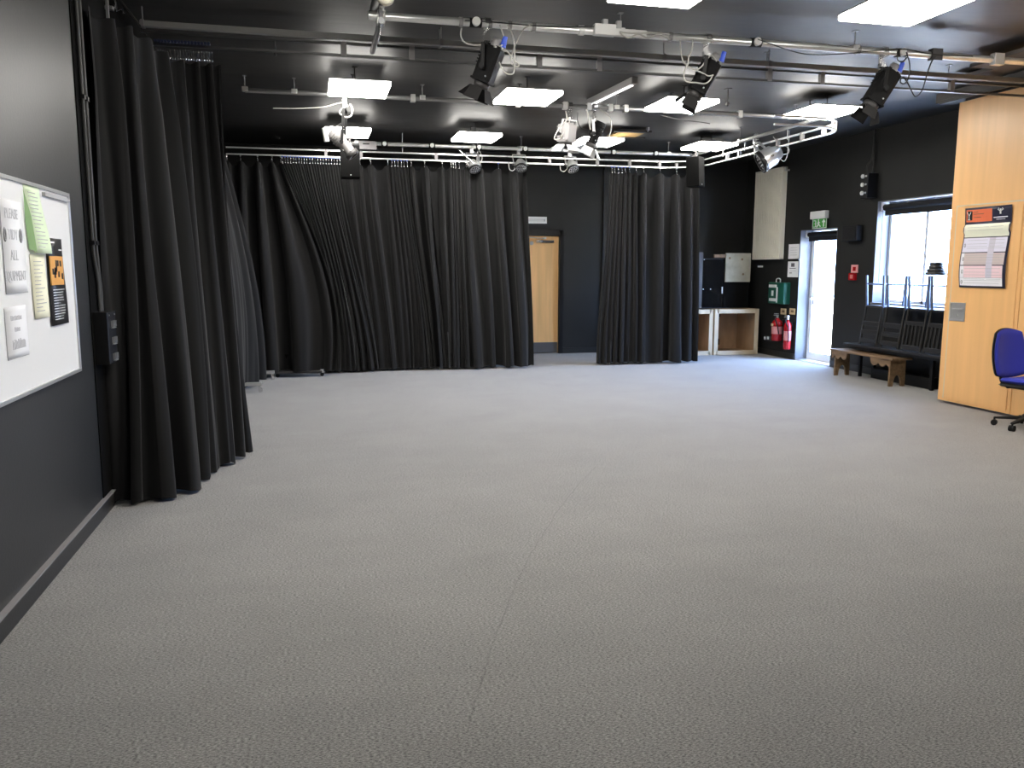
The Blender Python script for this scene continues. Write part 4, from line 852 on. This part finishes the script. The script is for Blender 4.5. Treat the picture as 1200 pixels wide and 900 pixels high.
# ------------------------------------------------------------------ bench
be_ = thing('wooden_bench', (7.3, 9.7, 0), 'low brown wooden bench with scalloped apron in front of the black table', 'bench')
by0, by1, bx0, bx1, bh = 9.08, 10.36, 7.16, 7.44, .375
MB().box(bx0-.01, bx1+.01, by0-.03, by1+.03, bh-.028, bh).build('seat_plank', M['brown'], be_, .004)
def scallop(y0, y1, flip):
    pts = [(0, 0), (0, -.10)]; L = y1-y0
    for k in range(25):
        u = k/24; pts.append((u*L, -(.055+.045*abs(math.sin(u*PI*2.5+ (PI/2)))) if u < .98 else -.03))
    pts.append((L, 0)); pts = [p for i, p in enumerate(pts) if i != 1]
    if flip: pts = [(L-u, v) for u, v in pts][::-1]
    MB().prism(pts, lambda u, v, q: Vector((bx0+.005+q, y0+u, bh-.028+v)), .022).build('scalloped_apron', M['brown'], be_)
scallop(by0+.02, by0+.42, False); scallop(by1-.36, by1-.02, True)
for y in (by0+.05, by1-.08):
    w = bx1-bx0-.05; pts = [(0, 0), (0, bh-.028), (w, bh-.028), (w, 0), (w*.78, 0)]
    for k in range(9): a = k/8*PI; pts.append((w*.5+w*.26*math.cos(a), .02+.13*math.sin(a)))
    pts.append((w*.22, 0))
    MB().prism(pts, lambda u, v, q: Vector((bx0+.03+u, y+q, v)), .03).build('end_board', M['brown'], be_)
# ------------------------------------------------------------------ black table
tb = thing('black_table', (7.52, 9.2, 0), 'long low black table under the window carrying upturned chairs', 'table')
MB().box(7.27, 7.745, 8.2, 10.25, .438, .468).build('table_top', M['darkwood'], tb, .004)
MB().box(7.31, 7.335, 8.25, 10.2, .40, .438).build('apron', M['black'], tb)
for y in (8.72, 10.12):
    for x in (7.48, 7.70): MB().box(x-.02, x+.02, y-.02, y+.02, 0, .438).build('leg', M['black'], tb, .002)
MB().box(7.53, 7.66, 8.8, 9.95, .0, .14).build('stored_box', M['black'], None); tag(bpy.data.objects['stored_box'], 'dark low box on the floor beneath the black table', 'box')
# upturned chairs
def upturned(cy, label, slats, first):
    t = thing('upturned_chair', (7.5, cy, .47), label, 'chair', 'upturned chairs on the black table'); w = .165; tilt = .07
    bx = 7.36
    for s_ in (-1, 1):
        MB().tube([(bx-tilt, cy+s_*w, .48), (bx-.01, cy+s_*w*1.0, .90), (bx, cy+s_*w, 1.0)], .015, n=8).build('back_post', M['darkwood'], t)
        MB().cyl((bx+.01, cy+s_*w, .99), (bx-.012, cy+s_*(w+.012), 1.415), .016, n=12).build('leg', M['legs'], t)
        MB().cyl((bx+.31, cy+s_*w, .99), (bx+.33, cy+s_*(w+.012), 1.415), .016, n=12).build('leg', M['legs'], t)
        MB().cyl((bx-.001, cy+s_*(w+.006), 1.30), (bx+.32, cy+s_*(w+.006), 1.30), .008, n=8).build('stretcher', M['legs'], t)
    MB().cyl((bx-.005, cy-w, 1.30), (bx-.005, cy+w, 1.30), .009, n=8).build('stretcher', M['legs'], t)
    MB().box(bx, bx+.33, cy-w-.015, cy+w+.015, .985, 1.012).build('seat', M['darkwood'], t, .006)
    def bxp(z): return bx-tilt*(1-(z-.48)/.52)
    if slats == 'ladder':
        for z in (.54, .655, .77): MB().box(bxp(z)-.012, bxp(z)+.006, cy-w, cy+w, z-.03, z+.03).build('back_slat', M['darkwood'], t, .004)
    else:
        MB().box(bxp(.52)-.01, bxp(.52)+.006, cy-w, cy+w, .49, .55).build('back_rail', M['darkwood'], t, .004); MB().box(bxp(.83)-.01, bxp(.83)+.006, cy-w, cy+w, .80, .85).build('back_rail', M['darkwood'], t, .004)
        for k in range(4):
            y = cy-w*.62+k*w*.41
            MB().add([(bxp(.55)-.004, y-.014, .55), (bxp(.55)-.004, y+.014, .55), (bxp(.80)-.004, y+.014, .80), (bxp(.80)-.004, y-.014, .80), (bxp(.55)+.006, y-.014, .55), (bxp(.55)+.006, y+.014, .55), (bxp(.80)+.006, y+.014, .80), (bxp(.80)+.006, y-.014, .80)], [(0,1,2,3),(4,7,6,5),(0,4,5,1),(2,6,7,3),(1,5,6,2),(0,3,7,4)]).build('back_slat', M['darkwood'], t)
    return t
cys = [at(px, 380, X=7.33).y for px in (1021, 1046.5, 1072)]; cys.append(cys[2]-.40)
upturned(cys[0], 'upturned ladder-back chair nearest the outside door, legs in the air', 'ladder', 1)
upturned(cys[1], 'upturned ladder-back chair second from the outside door', 'ladder', 0)
upturned(cys[2], 'upturned chair with vertical back slats third from the door', 'vertical', 0)
upturned(cys[3], 'upturned chair half hidden by the edge of the beech partition', 'vertical', 0)
c = at(1097, 316, X=7.42)
t = thing('folded_cloths', (c.x, c.y, 1.42), 'dark folded bundle resting on the upturned chair legs beside the partition', 'bundle')
for k, (a, b) in enumerate(((.12, .04), (.105, .04), (.085, .04), (.08, .035))): MB().lathe((c.x, c.y, 1.43+k*.04), (0, 0, 1), [(0, .01), (0, a*.9), (.008, a), (b-.006, a*.95), (b, a*.8), (b, .01)], n=20).build('folded_layer', M['dgrey'], t)

# ------------------------------------------------------------------ blue office chair
oc = thing('office_chair', (6.60, 6.42, 0), 'blue fabric office chair on a black five-star base at the right edge', 'chair', rz=math.radians(8))
def part(mb, name, m, bevel=0, par=None):
    o = mb.build(name, m, None, bevel); o.parent = par or oc; return o
for k in range(5):
    a = 2*PI*k/5+math.radians(120); c_, s_ = math.cos(a), math.sin(a); n_ = Vector((-s_, c_, 0))
    p0, p1 = Vector((c_*.03, s_*.03, .105)), Vector((c_*.275, s_*.275, .075)); mb = MB()
    vs = [p0+n_*.024+Vector((0,0,.012)), p0-n_*.024+Vector((0,0,.012)), p0-n_*.024-Vector((0,0,.025)), p0+n_*.024-Vector((0,0,.025)), p1+n_*.016+Vector((0,0,.008)), p1-n_*.016+Vector((0,0,.008)), p1-n_*.016-Vector((0,0,.010)), p1+n_*.016-Vector((0,0,.010))]
    mb.add(vs, [(0,3,2,1),(4,5,6,7),(0,1,5,4),(1,2,6,5),(2,3,7,6),(3,0,4,7)]); lg = part(mb, 'leg', M['bplas'], .005)
    q = Vector((c_*.268, s_*.268, .028)); part(MB().cyl(q-n_*.024, q-n_*.006, .028, n=18).cyl(q+n_*.006, q+n_*.024, .028, n=18).cyl(q-n_*.01, q+n_*.01, .012, n=10).cyl(q+Vector((0,0,.0)), q+Vector((0,0,.045)), .009, n=8), 'castor', M['bplas'], .004, lg)
part(MB().lathe((0, 0, .07), (0, 0, 1), [(0, .001), (0, .045), (.06, .04), (.07, .027), (.17, .027), (.17, .018), (.31, .018), (.31, .001)], n=24), 'gas_column', M['bplas'])
part(MB().box(-.10, .10, -.10, .16, .375, .405), 'mechanism', M['bplas'], .006)
def cushion(w, dpt, h, fn, mm, name, nx=18, ny=18, ex=3.2):
    vs = []; fs = []
    for sgn in (1, -1):
        o = len(vs)
        for i in range(nx+1):
            for j in range(ny+1):
                u, v = i/nx*2-1, j/ny*2-1
                # map square to superellipse
                su = u*math.sqrt(max(0, 1-.26*v*v)); sv = v*math.sqrt(max(0, 1-.26*u*u))
                edge = max(0, 1-max(abs(u), abs(v))**8)
                vs.append(fn(su*w/2, sv*dpt/2, sgn*h/2*edge**.5 if sgn > 0 else -h/2*edge**.5))
        for i in range(nx):
            for j in range(ny):
                q = (o+i*(ny+1)+j, o+(i+1)*(ny+1)+j, o+(i+1)*(ny+1)+j+1, o+i*(ny+1)+j+1); fs.append(q if sgn > 0 else q[::-1])
    return part(MB().add(vs, fs, 0, True), name, mm)
cushion(.46, .45, .055, lambda x, y, z: Vector((x, y-.03, .45+z+.012*(abs(x)/.23)**2-(.03*max(0, (-y-.12)/.1)))), M['blue'], 'seat')
cushion(.47, .46, .05, lambda x, y, z: Vector((x, y-.03, .415+z)), M['bplas'], 'seat_shell')
def backf(off): return lambda x, z, q: Vector((x*(1-.10*(z/.22)), .225+off-q+.05*(-(x/.22)**2)+.06*((z+.22)/.44)+.015*math.cos(z*9), .70+z))
cushion(.42, .47, .05, backf(0), M['blue'], 'backrest', ex=2.4)
cushion(.43, .48, .045, backf(.025), M['bplas'], 'back_shell')
part(MB().tube([(0, .12, .39), (0, .26, .40), (0, .305, .46), (0, .29, .60)], .018, n=10, smooth=4), 'back_bar', M['bplas'])
part(MB().tube([(-.12, .02, .40), (-.25, .04, .40), (-.27, .04, .415)], .007, n=8), 'lever', M['bplas'])
pp = MB().box(-.10, .12, -.15, .06, 0, .004).build('loose_paper', M['paper']); pp.location = oc.location + Vector((.05, .0, .488)); pp.rotation_euler = (.0, .04, .5)
tag(pp, 'white sheet of paper lying on the blue office chair seat', 'paper')

# ------------------------------------------------------------------ light and camera
w = bpy.data.worlds.new('daylight'); bpy.context.scene.world = w; w.use_nodes = True
bg = w.node_tree.nodes['Background']; bg.inputs[0].default_value = (.36, .56, 1.0, 1); bg.inputs[1].default_value = 20.0
sun = bpy.data.lights.new('sun', 'SUN'); sun.energy = 500; sun.angle = .01; sun.color = (1, .95, .86); so_ = bpy.data.objects.new('sun', sun); C.objects.link(so_)
so_.rotation_euler = Vector((.35, -.75, -.8)).to_track_quat('-Z', 'Y').to_euler()
for nm, (y0, y1, z0, z1) in (('window_portal', (WY0, WY1, WZ0, WZ1)), ('door_portal', (DY0, DY1, 0, DH))):
    l = bpy.data.lights.new(nm, 'AREA'); l.shape = 'RECTANGLE'; l.size = z1-z0; l.size_y = y1-y0; l.cycles.is_portal = True
    o = bpy.data.objects.new(nm, l); C.objects.link(o); o.location = (XR+.29, (y0+y1)/2, (z0+z1)/2); o.rotation_euler = (0, PI/2, 0)
cam = bpy.data.cameras.new('camera'); cam.sensor_width = 36; cam.lens = F/1200*36; cam.clip_start = .05
co = bpy.data.objects.new('camera', cam); C.objects.link(co)
mt = Matrix((R_, U_, -W_)).transposed().to_4x4(); mt.translation = O_; co.matrix_world = mt
sc = bpy.context.scene; sc.camera = co
sc.view_settings.view_transform = 'Standard'; sc.view_settings.look = 'None'; sc.view_settings.gamma = 1; sc.view_settings.use_curve_mapping = False
sc.view_settings.exposure = 1.0
sc.cycles.use_denoising = True; sc.cycles.max_bounces = 8; sc.cycles.sample_clamp_indirect = 6
